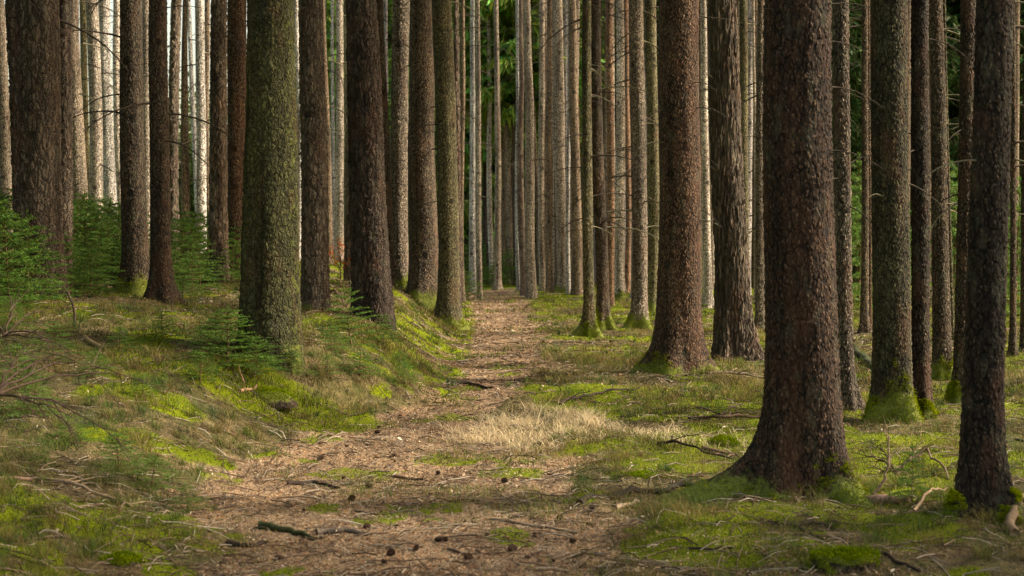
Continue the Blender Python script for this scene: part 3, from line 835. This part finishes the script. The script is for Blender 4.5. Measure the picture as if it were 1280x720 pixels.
for px, py, h in [(150, 440, .22), (205, 428, .26), (120, 470, .2), (250, 478, .24), (180, 500, .18), (340, 455, .25), (365, 470, .22), (410, 470, .2), (450, 470, .26), (500, 462, .2), (40, 520, .24),
                  (90, 560, .2), (150, 590, .24), (190, 612, .2), (235, 640, .16), (305, 440, .3), (270, 432, .3), (20, 478, .3), (415, 440, .25), (505, 480, .2)]:
    sapling(px, py, None, h, 'tiny scruffy spruce seedling in the grass of the left bank', GB, 1.9)
sapling(440, 436, None, .62, 'young spruce on the bank in front of the big dark pine', None, 1.25)
sapling(480, 432, None, .34, 'tiny young spruce right of the one before the big dark pine', None, 1.5)
sapling(66, 455, None, .34, 'tiny dark young spruce alone in the grass at left', None, 1.7)
sapling(228, 380, None, .32, 'tiny young spruce at the foot of the dark spruce at left', None, 1.7)
sapling(1140, 628, None, .34, 'small ragged young spruce between the two foreground trunks at right', None, .8)
sapling(586, 0, 38, .8, 'young spruce left of the path end beside the white trunk', None, 1.4)
G4 = 'light green young spruces behind the path end'
for px, D, h in [(583, 50, 1.4), (606, 52, 1.3), (614, 48, .8), (640, 50, 1.2), (628, 51, 1.1), (597, 55, 1.5), (621, 56, 1.6), (649, 53, 1.3)]:
    sapling(px, 0, D, h, 'one of the light green young spruces behind the path end', G4, 1.5)
G5 = 'young spruces in the dim gaps near the right edge'
for px, D, h in [(1066, 33, 2.6), (1074, 38, 3.2), (1190, 30, 2.6), (1196, 36, 3.4), (1268, 27, 2.2), (1280, 30, 2.8), (1184, 40, 3.8), (1070, 46, 4.0)]:
    sapling(px, 0, D, h, 'one of the taller young spruces in the dim gaps near the right edge', G5, 1.0)

# orange beech sapling
def beech():
    g = Vector((ray(425, 300)[0] * 27, 27, 0)); g.z = Hs(g.x, g.y)
    r = thing('beech_sapling', 'small sapling with orange dry leaves left of the big dark pine', 'young tree', g)
    a = Acc(); rs = random.Random(3); rg = np.random.default_rng(3); P = []
    for k in range(9):
        az = rs.uniform(0, 6.28); z0 = rs.uniform(.1, .5); p = Vector((0, 0, z0)); pts = [p]
        for j in range(5):
            p = p + Vector((math.cos(az) * .07, math.sin(az) * .07, rs.uniform(.03, .12))); pts.append(p)
            if j: P += [tuple(p + Vector((rs.gauss(0, .035), rs.gauss(0, .035), rs.gauss(0, .03)))) for _ in range(5)]
        a.tube(pts, [.006, .005, .004, .003, .002, .001], 3, (.1, .07, .05), 0)
    a.tube([(0, 0, -.05), (0, 0, .5)], [.012, .006], 5, (.1, .07, .05), 0)
    link('stem', a.mesh('stem'), M_WOOD, r)
    P = np.array(P); c = np.array([.55, .16, .05])[None] * rg.uniform(.6, 1.3, len(P))[:, None]
    v, f, cc = chips(P, np.full(len(P), .026), np.full(len(P), .015), c, 4, .8)
    link('leaves', np_mesh('leaves', v, f, col=cc, smooth=False), M_GRASS, r); r.scale = (1.0, 1.0, 1.0)
beech()

# ------------------------------------------------------------------ ground cover (stuff)
def scatter(n, dens, y0, y1, seed, spread=.42):
    rg = np.random.default_rng(seed)
    y = y0 * (y1 / y0) ** rg.uniform(0, 1, n)
    x = rg.uniform(-1, 1, n) * (spread * y + .6)
    k = rg.uniform(0, 1, n) < dens(x, y)
    x, y = x[k], y[k]
    return x, y, H(x, y), rg

def away(x, y):
    k = np.ones(len(x), bool)
    for (tx, ty, r) in TREES:
        k &= (x - tx) ** 2 + (y - ty) ** 2 > (r * .95) ** 2
    return k

x, y, z, rg = scatter(620000, lambda a, b: grassness(a, b) * (.35 + .65 * sstep(.35, .6, fbm(a * 3.5, b * 3.5, 3, 77))), 5.2, 42, 1)
k = away(x, y); x, y, z = x[k], y[k], z[k]; n = len(x)
patch = fbm(x * .8, y * .8, 3, 55)[:, None]; dry = (rg.uniform(0, 1, n)[:, None] < (.35 + .5 * sstep(.42, .6, fbm(x * 1.7, y * 1.7, 3, 56)))[:, None])
g_ = np.array([.05, .085, .028]) * (1 - patch) + np.array([.22, .25, .07]) * patch
d_ = np.array([.28, .22, .10])
c = np.where(dry, d_, g_) * rg.uniform(.55, 1.35, (n, 1))
tall = .45 + .9 * sstep(.4, .65, fbm(x * 1.2, y * 1.2, 3, 58))
hh = rg.uniform(.02, .075, n) * tall * np.clip(y / 9, .7, 1.6)
c = c * (.45 + .65 * sstep(.36, .62, fbm(x * 1.4, y * 1.4, 4, 59)))[:, None]
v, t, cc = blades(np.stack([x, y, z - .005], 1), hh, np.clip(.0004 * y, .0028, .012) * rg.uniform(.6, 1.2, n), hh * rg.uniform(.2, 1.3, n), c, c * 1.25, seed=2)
thing('grass', 'thin green and dry grass covering the forest floor on both sides of the path', 'grass', (0, 0, 0), None, np_mesh('grass', v, t, col=cc, smooth=False), M_GRASS, 'stuff')

# shaggy tufts of taller grass and dry stalks on the banks
rg = np.random.default_rng(31); m = 6800
ty = 5.6 * (36 / 5.6) ** rg.uniform(0, 1, m); tx = rg.uniform(-1, 1, m) * (.42 * ty + .6)
left_ = tx < np.interp(ty, YL, XL)
k = rg.uniform(0, 1, m) < (1 - pathness(tx, ty) * 1.3) * np.where(left_, 1., .5) * sstep(.36, .55, fbm(tx * .9, ty * .9, 3, 57))
k &= away(tx, ty); tx, ty = tx[k], ty[k]; m = len(tx); per = 42
sz = rg.uniform(.35, 1.25, m); x = np.repeat(tx, per) + rg.normal(0, .035, m * per) * np.repeat(sz, per); y = np.repeat(ty, per) + rg.normal(0, .035, m * per) * np.repeat(sz, per)
z = H(x, y); n = len(x); s1 = np.repeat(sz, per)
kind_ = np.repeat(rg.uniform(0, 1, m), per)[:, None]
c = np.where(kind_ < .45, np.array([.20, .16, .075]), np.where(kind_ < .8, np.array([.12, .16, .045]), np.array([.06, .10, .035]))) * rg.uniform(.5, 1.4, (n, 1))
hh = rg.uniform(.05, .15, n) * s1
v_, t_, cc_ = blades(np.stack([x, y, z - .005], 1), hh, np.clip(.0003 * y, .0022, .009), hh * rg.uniform(.3, 1.3, n), c, c * 1.3, seed=32)
thing('grass_tufts', 'shaggy tufts of taller dry and green grass on the bank and between the right-hand trees', 'grass', (0, 0, 0), None, np_mesh('grass_tufts', v_, t_, col=cc_, smooth=False), M_GRASS, 'stuff')

x, y, z, rg = scatter(520000, lambda a, b: sstep(.35, .8, mossness(a, b)) * (.3 + .7 * sstep(.4, .55, fbm(a * 8, b * 8, 2, 78))), 5.2, 50, 3)
k = away(x, y); x, y, z = x[k], y[k], z[k]; n = len(x)
pt = fbm(x * 2.2, y * 2.2, 3, 66)[:, None]
c = (np.array([.075, .115, .018]) * (1 - pt) + np.array([.22, .30, .045]) * pt) * rg.uniform(.6, 1.25, (n, 1))
hh = rg.uniform(.008, .026, n) * np.clip(y / 12, .8, 2)
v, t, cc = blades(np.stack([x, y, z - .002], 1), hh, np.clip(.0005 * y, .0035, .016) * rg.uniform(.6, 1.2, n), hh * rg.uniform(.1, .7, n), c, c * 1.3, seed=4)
thing('moss', 'bright yellow-green moss carpeting the forest floor in patches', 'moss', (0, 0, 0), None, np_mesh('moss', v, t, col=cc, smooth=False), M_MOSS, 'stuff')

x, y, z, rg = scatter(560000, lambda a, b: np.clip(.95 * pathness(a, b) + .45 * sstep(9.5, 7.5, b) + .34, 0, 1) * (.5 + .5 * fbm(a * 2, b * 2, 2, 90)), 5.2, 46, 5)
k = away(x, y); x, y, z = x[k], y[k], z[k]; n = len(x)
pal = np.array([(.34, .24, .15), (.46, .37, .25), (.11, .075, .048), (.055, .038, .027), (.34, .18, .09), (.24, .17, .115), (.50, .42, .31)])
c = pal[rg.choice(7, n, p=[.26, .15, .2, .14, .08, .13, .04])] * rg.uniform(.6, 1.2, (n, 1)) * (.6 + .85 * sstep(.35, .65, fbm(x * 1.1, y * 1.1, 4, 91)))[:, None]
c = np.clip(c * 1.0, 0, .7)
c = c * .8 + c.mean(1, keepdims=True) * .2 * np.array([1.1, 1, .85])
L = rg.uniform(.004, .013, n) * np.clip(y / 11, .8, 2.2); big = rg.uniform(0, 1, n) < .05; L[big] *= 1.9
v, f, cc = chips(np.stack([x, y, z], 1), L, L * rg.uniform(.12, .55, n), c, 6)
thing('leaf_litter', 'brown needles, bark chips and leaf litter strewn over the path', 'litter', (0, 0, 0), None, np_mesh('leaf_litter', v, f, col=cc, smooth=False), M_LITTER, 'stuff')

x, y, z, rg = scatter(34000, lambda a, b: .25 + .5 * sstep(.5, .65, fbm(a * .9, b * .9, 3, 95)), 5.4, 38, 7)
k = away(x, y); x, y, z = x[k], y[k], z[k]; n = len(x)
az = rg.uniform(0, 6.283, n); L = rg.uniform(.04, .22, n); R = rg.uniform(.0015, .0045, n) * np.clip(y / 10, 1, 2)
d = np.stack([np.cos(az), np.sin(az)], 1) * L[:, None] / 2
bend_ = rg.normal(0, .12, n)[:, None] * np.stack([-d[:, 1], d[:, 0]], 1)
pts = [(x - d[:, 0], y - d[:, 1]), (x + bend_[:, 0], y + bend_[:, 1]), (x + d[:, 0], y + d[:, 1])]
lift = rg.uniform(.002, .03, n)
Vs = []
for q, (a_, b_) in enumerate(pts):
    zq = H(a_, b_) + R + (lift if q else 0)
    for kk in range(3):
        th = kk * 2.094
        Vs.append(np.stack([a_ - np.sin(az) * R * math.cos(th), b_ + np.cos(az) * R * math.cos(th), zq + R * math.sin(th)], 1))
Vs = np.stack(Vs, 1).reshape(-1, 3)
b = np.arange(n)[:, None] * 9
Fc = np.concatenate([b + np.array([[s * 3 + kk, s * 3 + (kk + 1) % 3, s * 3 + 3 + (kk + 1) % 3, s * 3 + 3 + kk]]) for s in range(2) for kk in range(3)])
pal = np.array([(.26, .20, .14), (.10, .07, .05), (.17, .12, .08), (.36, .31, .24)])
c = np.repeat(pal[rg.choice(4, n)] * rg.uniform(.6, 1.1, (n, 1)), 9, 0)
thing('twigs', 'countless thin fallen twigs scattered over the forest floor', 'twigs', (0, 0, 0), None, np_mesh('twigs', Vs, Fc, col=c), M_LITTER, 'stuff')

# dry straw clump
rg = np.random.default_rng(9); n = 52000
x = rg.uniform(-1.2, 2.2, n); y = rg.uniform(10.3, 14, n); k = rg.uniform(0, 1, n) < straw(x, y) * (.05 + .85 * sstep(.42, .62, fbm(x * 4, y * 4, 3, 3)))
x, y = x[k], y[k]; n = len(x); z = H(x, y)
c = np.array([.84, .70, .46]) * rg.uniform(.6, 1.25, (n, 1)) + rg.uniform(0, .05, (n, 1))
core = np.exp(-((x - .15) / .55) ** 2 - ((y - 12.0) / .7) ** 2)
hh = rg.uniform(.02, .11, n) + core * rg.uniform(.0, .10, n); hh = np.where(rg.uniform(0, 1, n) < .03, hh * 1.8, hh)
v, t, cc = blades(np.stack([x, y, z], 1), hh, rg.uniform(.002, .0045, n), hh * rg.uniform(.3, 2.4, n), c, c * 1.1, seed=12)
thing('dry_grass', 'pale straw-coloured dry grass clump on the right edge of the path', 'dry grass', (0, 0, 0), None, np_mesh('dry_grass', v, t, col=cc, smooth=False), M_GRASS, 'stuff')

# ------------------------------------------------------------------ fallen sticks, roots, logs (things)
def gp(px, py, lift=0.0, off=0.0):
    g = ground_at(px, py); return Vector((g.x, g.y, g.z + lift))
def stick(name, label, pix, r0, r1, col, cat='branch', lift=None, forks=0, seg=7, group=None, seed=0):
    """pix: photo pixels of the stick's course on the ground"""
    rs = random.Random(seed + len(pix) * 7 + int(pix[0][0]))
    ctrl = [gp(p[0], p[1]) for p in pix]
    pts = []
    for a_, b_ in zip(ctrl[:-1], ctrl[1:]):
        m = 5
        for j in range(m):
            t = j / m; q = a_.lerp(b_, t)
            pts.append(Vector((q.x + rs.gauss(0, r0 * .35), q.y + rs.gauss(0, r0 * .35), 0)))
    pts.append(ctrl[-1].copy())
    n = len(pts)
    for j, q in enumerate(pts):
        t = j / (n - 1); r = r0 + (r1 - r0) * t
        q.z = Hs(q.x, q.y) + r * .55 + (lift or 0) * math.sin(math.pi * t)
    o = pts[0].copy(); acc = Acc()
    loc = [q - o for q in pts]
    col = tuple(q * .7 for q in col)
    acc.tube(loc, [r0 + (r1 - r0) * j / (n - 1) for j in range(n)], seg, col, .14)
    for k in range(forks):
        j = rs.randrange(1, n - 1); d = (loc[min(j + 1, n - 1)] - loc[j - 1]).normalized()
        sd = Vector((d.y, -d.x, 0)) * rs.choice((-1, 1)); L = rs.uniform(.08, .28)
        e = loc[j] + (d * .7 + sd * .6).normalized() * L + Vector((0, 0, rs.uniform(.0, .08)))
        acc.tube([loc[j], loc[j].lerp(e, .5) + Vector((0, 0, .015)), e], [r1 * .8, r1 * .6, r1 * .3], 4, col, .1)
    return thing(name, label, cat, o, group, acc.mesh(name), M_WOOD)
TAN = (.34, .25, .17); DKB = (.05, .035, .027); BWN = (.15, .10, .07); GRY = (.27, .24, .20); PNK = (.36, .235, .18)
stick('fallen_stick', 'long tan stick lying diagonally across the lower path', [(612, 650), (650, 657), (690, 663), (722, 668)], .011, .006, TAN)
stick('fallen_stick', 'short tan stick pointing to the upper left above the long tan one', [(628, 622), (645, 632), (666, 643)], .010, .005, TAN)
stick('fallen_stick', 'bent pale stick just above the long tan stick on the path', [(652, 617), (680, 620), (712, 622)], .009, .006, TAN, forks=1)
stick('fallen_stick', 'short dark stick alone on the left of the path', [(492, 598), (510, 600), (530, 602)], .012, .009, BWN)
stick('fallen_stick', 'thin dark stick on the lower left of the path', [(444, 641), (462, 644), (482, 645)], .007, .005, BWN)
stick('fallen_stick', 'dark stick crossing the path edge just below the straw', [(684, 594), (740, 600), (776, 598)], .006, .004, BWN, forks=2)
stick('fallen_stick', 'dark twiggy stick near the bottom of the path', [(560, 688), (590, 694), (632, 688)], .008, .004, BWN, forks=2)
stick('exposed_root', 'long dark root crossing the ground left of the largest spruce', [(728, 632), (756, 624), (790, 615), (822, 618), (850, 610), (884, 606)], .026, .018, (.06, .05, .035), 'root', seg=9)
stick('weathered_stick', 'bleached broken wood piece lying below the dark root', [(770, 638), (790, 632), (814, 625)], .016, .009, (.50, .38, .26))
stick('exposed_root', 'dark gnarled root crossing the path in its middle', [(560, 480), (585, 480), (616, 486)], .035, .015, DKB, 'root')
stick('exposed_root', 'small dark root on the right half of the path above the straw', [(644, 478), (662, 476), (688, 478)], .03, .015, DKB, 'root')
stick('exposed_root', 'mossy dark root patch low at left of the path', [(320, 660), (345, 664), (368, 668), (395, 676)], .028, .012, (.045, .05, .02), 'root', seg=8)
stick('exposed_root', 'grey root in the lower left of the path', [(398, 668), (430, 666), (462, 671)], .022, .012, (.16, .13, .10), 'root')
stick('exposed_root', 'low dark root at the left path edge above the mossy one', [(286, 682), (310, 684), (334, 680)], .018, .01, DKB, 'root')
stick('exposed_root', 'dark root running out from the left bank onto the path', [(358, 606), (392, 604), (424, 612)], .02, .01, DKB, 'root')
stick('fallen_branch', 'dark forked branch lying right of the upper path', [(700, 506), (730, 500), (768, 492), (800, 486)], .018, .008, DKB, forks=4, lift=.04)
stick('fallen_branch', 'pale stick left of the roots of the big reddish spruce', [(786, 506), (810, 510), (834, 512)], .014, .010, TAN)
stick('fallen_branch', 'dark branch sloping down to the left root of the largest spruce', [(822, 556), (852, 568), (880, 578), (930, 578)], .012, .006, DKB, forks=3, lift=.08)
stick('fallen_branch', 'brown branch end leaning at the left side of the largest spruce', [(878, 562), (912, 570), (946, 580)], .02, .016, BWN, forks=1)
stick('fallen_branch', 'long pale branch between furrowed trunk and largest spruce', [(862, 524), (900, 528), (955, 522)], .018, .01, BWN, forks=4, lift=.04)
stick('fallen_branch', 'branch on the ground at the foot of the furrowed trunk', [(884, 468), (920, 468), (956, 474)], .02, .012, (.2, .16, .11), forks=2)
stick('fallen_log', 'pinkish barkless log piece right of the largest spruce', [(1066, 626), (1100, 630), (1138, 630)], .030, .026, PNK, 'log', seg=12)
stick('fallen_branch', 'arched brown branch between the two foreground trunks', [(1120, 588), (1160, 582), (1186, 600)], .012, .006, (.22, .16, .11), forks=3, lift=.1)
stick('fallen_branch', 'thin tan branch leaning toward the leaning foreground trunk', [(1142, 640), (1165, 622), (1186, 610)], .010, .006, TAN, lift=.05)
stick('fallen_branch', 'thick pale brown branch curling at the right edge', [(1262, 672), (1266, 650), (1272, 636), (1288, 624)], .03, .02, (.24, .18, .12), lift=.06)
stick('fallen_branch', 'dark stick crossing the lower right corner', [(1086, 690), (1120, 704), (1150, 716)], .012, .008, DKB, forks=1)
stick('fallen_branch', 'dark thin branch lying right of the bottom of the path', [(862, 690), (890, 688), (916, 689)], .008, .006, DKB)
stick('fallen_branch', 'long dark branch crossing the lower right forest floor', [(960, 655), (1000, 662), (1040, 680)], .012, .006, DKB, forks=2)
stick('fallen_branch', 'dark branch right behind the leaning foreground trunk', [(1252, 555), (1268, 552), (1290, 556)], .014, .01, DKB)
stick('mossy_log', 'leaning mossy log piece right of the grey spruce', [(1066, 440), (1080, 452), (1092, 464)], .07, .05, (.05, .06, .022), 'log', seg=10)
stick('fallen_branch', 'orange-brown bark stick on the moss left of the path', [(298, 492), (308, 489), (320, 485)], .018, .012, (.5, .33, .2))
stick('fallen_branch', 'curved pale stick in the grass left of the small dark spruces', [(104, 424), (122, 436), (134, 450)], .03, .014, (.24, .18, .10))
stick('fallen_branch', 'rusty brown bent stick in the grass left of the low spreading young spruce', [(204, 400), (212, 408), (228, 414)], .022, .012, (.28, .14, .08))
stick('fallen_branch', 'straight pale twig on the grass below the slender left pines', [(48, 402), (82, 392), (114, 386)], .012, .007, (.3, .25, .18))
stick('fallen_branch', 'pinkish stick at the lower left edge', [(-12, 601), (20, 602), (42, 602)], .015, .013, PNK)
stick('fallen_branch', 'pale forked branch lying in the lower left', [(42, 600), (90, 612), (130, 628), (178, 640)], .014, .007, TAN, forks=4, lift=.03)
stick('fallen_branch', 'bleached thin stick on the path beside the mossy root', [(376, 622), (395, 624), (412, 626)], .007, .005, (.5, .42, .33))
stick('fallen_branch', 'brown stick against the slope right of the medium pine', [(408, 366), (420, 374), (432, 384)], .02, .014, BWN, lift=.1)

# upright dead twigs and brush --------------------------------------
def free_twig(name, label, pts3, r0, r1, col, side=0, seed=0, cat='branch'):
    rs = random.Random(seed); o = Vector(pts3[0]); P = [Vector(p) - o for p in pts3]; acc = Acc()
    fine = []
    for a_, b_ in zip(P[:-1], P[1:]):
        for j in range(4): fine.append(a_.lerp(b_, j / 4) + Vector((rs.gauss(0, r0 * .4), rs.gauss(0, r0 * .4), rs.gauss(0, r0 * .4))) * (1 if fine else 0))
    fine.append(P[-1]); n = len(fine)
    acc.tube(fine, [r0 + (r1 - r0) * j / (n - 1) for j in range(n)], 6, col, .12)
    for k in range(side):
        j = rs.randrange(n // 4, n - 1); d = (fine[j + 1] - fine[j - 1]).normalized()
        q = fine[j]; dd = (d + Vector((rs.gauss(0, .6), rs.gauss(0, .6), rs.gauss(0, .4)))).normalized(); L = rs.uniform(.1, .4); sp = [q]
        for m in range(4):
            dd = (dd + Vector((0, 0, -.12))).normalized(); q = q + dd * L / 4; sp.append(q)
        acc.tube(sp, [r1 * .9, r1 * .7, r1 * .6, r1 * .4, r1 * .25], 3, col, 0)
    return thing(name, label, cat, o, None, acc.mesh(name), M_WOOD)
def at(px, py, D): dx, dz = ray(px, py); return Vector((dx * D, D, EYE + dz * D))
g = ground_at(96, 408)
free_twig('dead_twig', 'dark dead twig standing in the grass before the thick left pine', [g - Vector((0, 0, .05)), at(92, 385, g.y), at(84, 366, g.y), at(78, 358, g.y)], .014, .006, DKB, 2, 1)
g = ground_at(1092, 618)
free_twig('dead_twig', 'curved pale twig rising between the two foreground trunks', [g, at(1108, 598, g.y), at(1112, 575, g.y), at(1110, 545, g.y), at(1104, 530, g.y)], .012, .004, (.30, .22, .15), 1, 2)
g = ground_at(306, 484)
free_twig('dead_twig', 'thin upright twig poking out of the moss left of the path', [g, at(302, 470, g.y), at(298, 455, g.y)], .006, .004, (.36, .22, .16), 0, 3)

def brush(label, px, py, D, targets, seed):
    rs = random.Random(seed); o = at(px, py, D); gz = Hs(o.x, o.y)
    acc = Acc(); o.z = max(gz + .02, o.z)
    for (tx, ty, dd, sag) in targets:
        e = at(tx, ty, D + dd) - o; pts = []
        for j in range(11):
            t = j / 10
            q = e * t + Vector((0, 0, sag * math.sin(math.pi * t))) + Vector((rs.gauss(0, .006), rs.gauss(0, .01), rs.gauss(0, .006)))
            w = q + o; q.z = max(q.z, Hs(w.x, w.y) + .01 - o.z); pts.append(q)
        acc.tube(pts, [.008 * (1 - .75 * j / 10) for j in range(11)], 5, (.07, .048, .036), .12)
        for k in range(9):
            j = rs.randrange(3, 10); q = pts[j]; d = (pts[j + 1] - pts[j - 1]).normalized()
            d = (d + Vector((rs.gauss(0, .45), rs.gauss(0, .45), rs.gauss(0, .4)))).normalized(); L = rs.uniform(.08, .32); sp = [q]
            for m in range(3): d = (d + Vector((0, 0, -.1))).normalized(); q = q + d * L / 3; sp.append(q)
            acc.tube(sp, [.004, .003, .002, .001], 3, (.085, .06, .045), 0)
    return thing('dead_brush', label, 'brushwood', o, None, acc.mesh('dead_brush'), M_WOOD)
brush('fan of bare brown brushwood spreading from the left edge', -6, 492, 7.6,
      [(34, 432, .3, .02), (50, 452, .9, .03), (182, 476, 1.3, .07), (160, 562, .2, .09), (100, 545, -.3, .06), (-20, 420, .1, 0), (128, 462, 1.6, .1)], 8)
brush('low tangle of brown twigs behind the left edge brushwood', 5, 420, 10.5,
      [(50, 385, .3, .02), (60, 425, -.2, .05), (20, 372, .2, .02), (90, 440, -.5, .05), (-20, 380, 0, .02)], 9)
brush('small tangle of dry twigs between the two foreground trunks', 1120, 600, 9.6,
      [(1080, 570, .2, .03), (1090, 600, .1, .03), (1150, 570, .2, .03), (1160, 610, -.1, .02), (1100, 560, .3, .02)], 10)
brush('flat dark twig heap right of the big reddish spruce', 900, 518, 12.8,
      [(860, 508, .2, .02), (930, 505, .3, .02), (955, 520, .1, .02), (870, 530, -.2, .02), (925, 530, -.2, .01)], 11)

# mossy stump and mound ---------------------------------------------
def lump(name, label, cat, c, rx, ry, h, seed, flat=.0, part='moss_cover', core=(.09, .07, .045)):
    n, m = 40, 22; rs = random.Random(seed); V = []; 
    root = thing(name, label, cat, c)
    def prof(u, th, grow):
        r = 1.0 if u < flat else 1.0
        return r
    T, U = np.meshgrid(np.arange(n) / n * 2 * np.pi, np.linspace(0, 1, m), indexing='ij')
    if flat > 0:   # stump: steep sides and a flat top
        rr = np.where(U < .55, 1.0 - .05 * U / .55, (1 - U) / .45 * .97); zz = np.where(U < .55, U / .55, 1 + .06 * (U - .55))
    else:
        rr = np.cos(U * np.pi / 2) ** .8; zz = np.sin(U * np.pi / 2)
    nz = fbm(T * 3 / np.pi * 2 + seed, U * 4, 3, seed) - .5
    nz = nz * np.sin(np.clip(U * 3, 0, 1) * 1.57)
    X = rr * rx * np.cos(T) * (1 + .35 * nz); Y = rr * ry * np.sin(T) * (1 + .35 * nz); Z = zz * h * (1 + .3 * nz) - .06
    V = np.stack([X, Y, Z], -1).reshape(-1, 3)
    idx = np.arange(n * m).reshape(n, m); nx = np.roll(idx, -1, 0)
    Fc = np.stack([idx[:, :-1], nx[:, :-1], nx[:, 1:], idx[:, 1:]], -1).reshape(-1, 4)
    mo = (np.clip(zz * .9 + .1, 0, 1) if not flat else np.where((U > .45) | (nz > .16), 1., .1)).ravel()
    me = np_mesh('wood' if flat else 'mound', V, Fc, attrs={'moss': mo})
    o = link('stump_wood' if flat else 'mound_base', me, BARKF['spruce'], root); o.color = (*core, 1)
    N = np.stack([np.cos(T) * (1 - U), np.sin(T) * (1 - U), .4 + U], -1).reshape(-1, 3)
    rg = np.random.default_rng(seed); nn = 9000
    ok = np.nonzero(mo > .55)[0]; s = rg.choice(ok, nn); P = V[s] + rg.normal(0, .010, (nn, 3)); Uu = N[s] + rg.normal(0, .2, (nn, 3)); Uu /= np.linalg.norm(Uu, axis=1)[:, None]
    cl = fbm(P[:, 0] * 20, P[:, 1] * 20, 2, seed); c_ = np.stack([.12 + .16 * cl, .19 + .15 * cl, .02 + 0 * cl], 1) * rg.uniform(.5, 1.2, nn)[:, None]
    v, t, cc = blades(P, rg.uniform(.008, .02, nn), rg.uniform(.003, .005, nn), rg.uniform(0, .01, nn), c_, c_ * 1.3, seed=seed, up=Uu)
    link(part, np_mesh(part, v, t, col=cc, smooth=False), M_MOSS, root)
lump('tree_stump', 'low moss-capped stump at the bottom right', 'stump', gp(1054, 712), .155, .12, .13, 3, flat=1)
lump('mossy_mound', 'small bright moss cushion left of the largest spruce', 'moss cushion', gp(904, 556), .13, .10, .10, 4)
lump('mossy_mound', 'larger bright moss hump below the green algae-covered trunk', 'moss cushion', gp(330, 494, -.05), .30, .2, .15, 6)
lump('mossy_mound', 'tiny round moss cushion at the bottom left corner', 'moss cushion', gp(152, 702), .12, .09, .07, 7)
lump('mossy_mound', 'flat moss hump below the dark root of the largest spruce', 'moss cushion', gp(800, 596), .28, .14, .07, 8)

# cones ---------------------------------------------------------------
def cone_mesh():
    rg = np.random.default_rng(2); acc = Acc()
    acc.tube([(-.034, 0, 0), (-.024, 0, 0), (0, 0, 0), (.022, 0, 0), (.036, 0, 0)], [.004, .012, .015, .012, .003], 8, (.05, .032, .022), .05)
    for i in range(11):
        x_ = -.030 + .060 * i / 10; r = .016 * math.sqrt(max(.1, 1 - (x_ / .04) ** 2))
        for k in range(7):
            t = k * 6.283 / 7 + i * .45
            c_ = Vector((x_, math.cos(t) * r, math.sin(t) * r)); o_ = Vector((-.005, math.cos(t) * .006, math.sin(t) * .006)); s_ = Vector((0, -math.sin(t), math.cos(t))) * .0055
            b = acc.n; acc.v += [c_ - s_, c_ + s_, c_ + o_ + s_ * .6, c_ + o_ - s_ * .6]; acc.c += [(.06, .038, .025)] * 2 + [(.15, .095, .06)] * 2
            acc.q.append((b, b + 1, b + 2, b + 3)); acc.n += 4
    m = acc.mesh('spruce_cone'); m.materials.append(M_CONE); return m
CONE = cone_mesh(); random.seed(8)
cones = [(472, 542), (474, 536), (492, 572), (548, 594), (460, 611), (440, 627), (458, 661), (548, 678), (557, 679), (489, 696), (598, 693), (631, 604),
         (400, 575), (640, 500), (575, 455), (404, 572), (520, 690), (610, 674), (640, 690), (668, 672), (700, 650), (716, 680), (430, 600), (585, 700), (660, 700), (500, 524), (434, 560), (380, 640), (350, 700), (740, 640), (690, 706), (480, 708)]
for px, py in cones:
    g = ground_at(px, py)
    o = thing('spruce_cone', 'small dark spruce cone lying on the path', 'cone', g + Vector((0, 0, .014)), 'dark cones scattered on the path', CONE)
    o.rotation_euler = (random.uniform(0, 6), random.uniform(-.3, .3), random.uniform(0, 6)); s = random.uniform(.55, .95) ; o.scale = (s * .8, s, s)

# ------------------------------------------------------------------ light, world, camera
EL, AZ = math.radians(38), math.radians(84)     # azimuth measured from +Y toward +X
w = bpy.data.worlds.new('World'); SC.world = w; w.use_nodes = True
nt = w.node_tree; nt.nodes.clear()
sky = nt.nodes.new('ShaderNodeTexSky'); sky.sky_type = 'NISHITA'; sky.sun_disc = False
sky.sun_elevation = EL; sky.sun_rotation = AZ; sky.dust_density = 4.0; sky.air_density = 1.2; sky.ozone_density = .6
bg = nt.nodes.new('ShaderNodeBackground'); out = nt.nodes.new('ShaderNodeOutputWorld')
bg.inputs[1].default_value = .34
wb = nt.nodes.new('ShaderNodeMix'); wb.data_type = 'RGBA'; wb.blend_type = 'MULTIPLY'; wb.inputs[0].default_value = 1
wb.inputs[7].default_value = (1.16, 1.0, .80, 1)
nt.links.new(sky.outputs[0], wb.inputs[6]); nt.links.new(wb.outputs[2], bg.inputs[0]); nt.links.new(bg.outputs[0], out.inputs[0])
sl = bpy.data.lights.new('sun', 'SUN'); sl.energy = 7.0; sl.angle = math.radians(7); sl.color = (1, .92, .78)
so = bpy.data.objects.new('sun', sl); COL.objects.link(so)
d = Vector((math.sin(AZ) * math.cos(EL), math.cos(AZ) * math.cos(EL), math.sin(EL)))
so.rotation_euler = d.to_track_quat('Z', 'Y').to_euler()

cam = bpy.data.cameras.new('camera'); cam.lens = 50; cam.sensor_width = 36; cam.clip_end = 2000; cam.clip_start = .1
co = bpy.data.objects.new('camera', cam); COL.objects.link(co)
co.location = (0, 0, EYE); co.rotation_euler = (math.radians(90) + PITCH, 0, 0)
cam.dof.use_dof = True; cam.dof.focus_distance = 14.5; cam.dof.aperture_fstop = 3.5
SC.camera = co
SC.view_settings.view_transform = 'Standard'; SC.view_settings.look = 'None'; SC.view_settings.exposure = 0
SC.cycles.use_denoising = True
SC.cycles.max_bounces = 6; SC.cycles.diffuse_bounces = 4; SC.cycles.transparent_max_bounces = 4
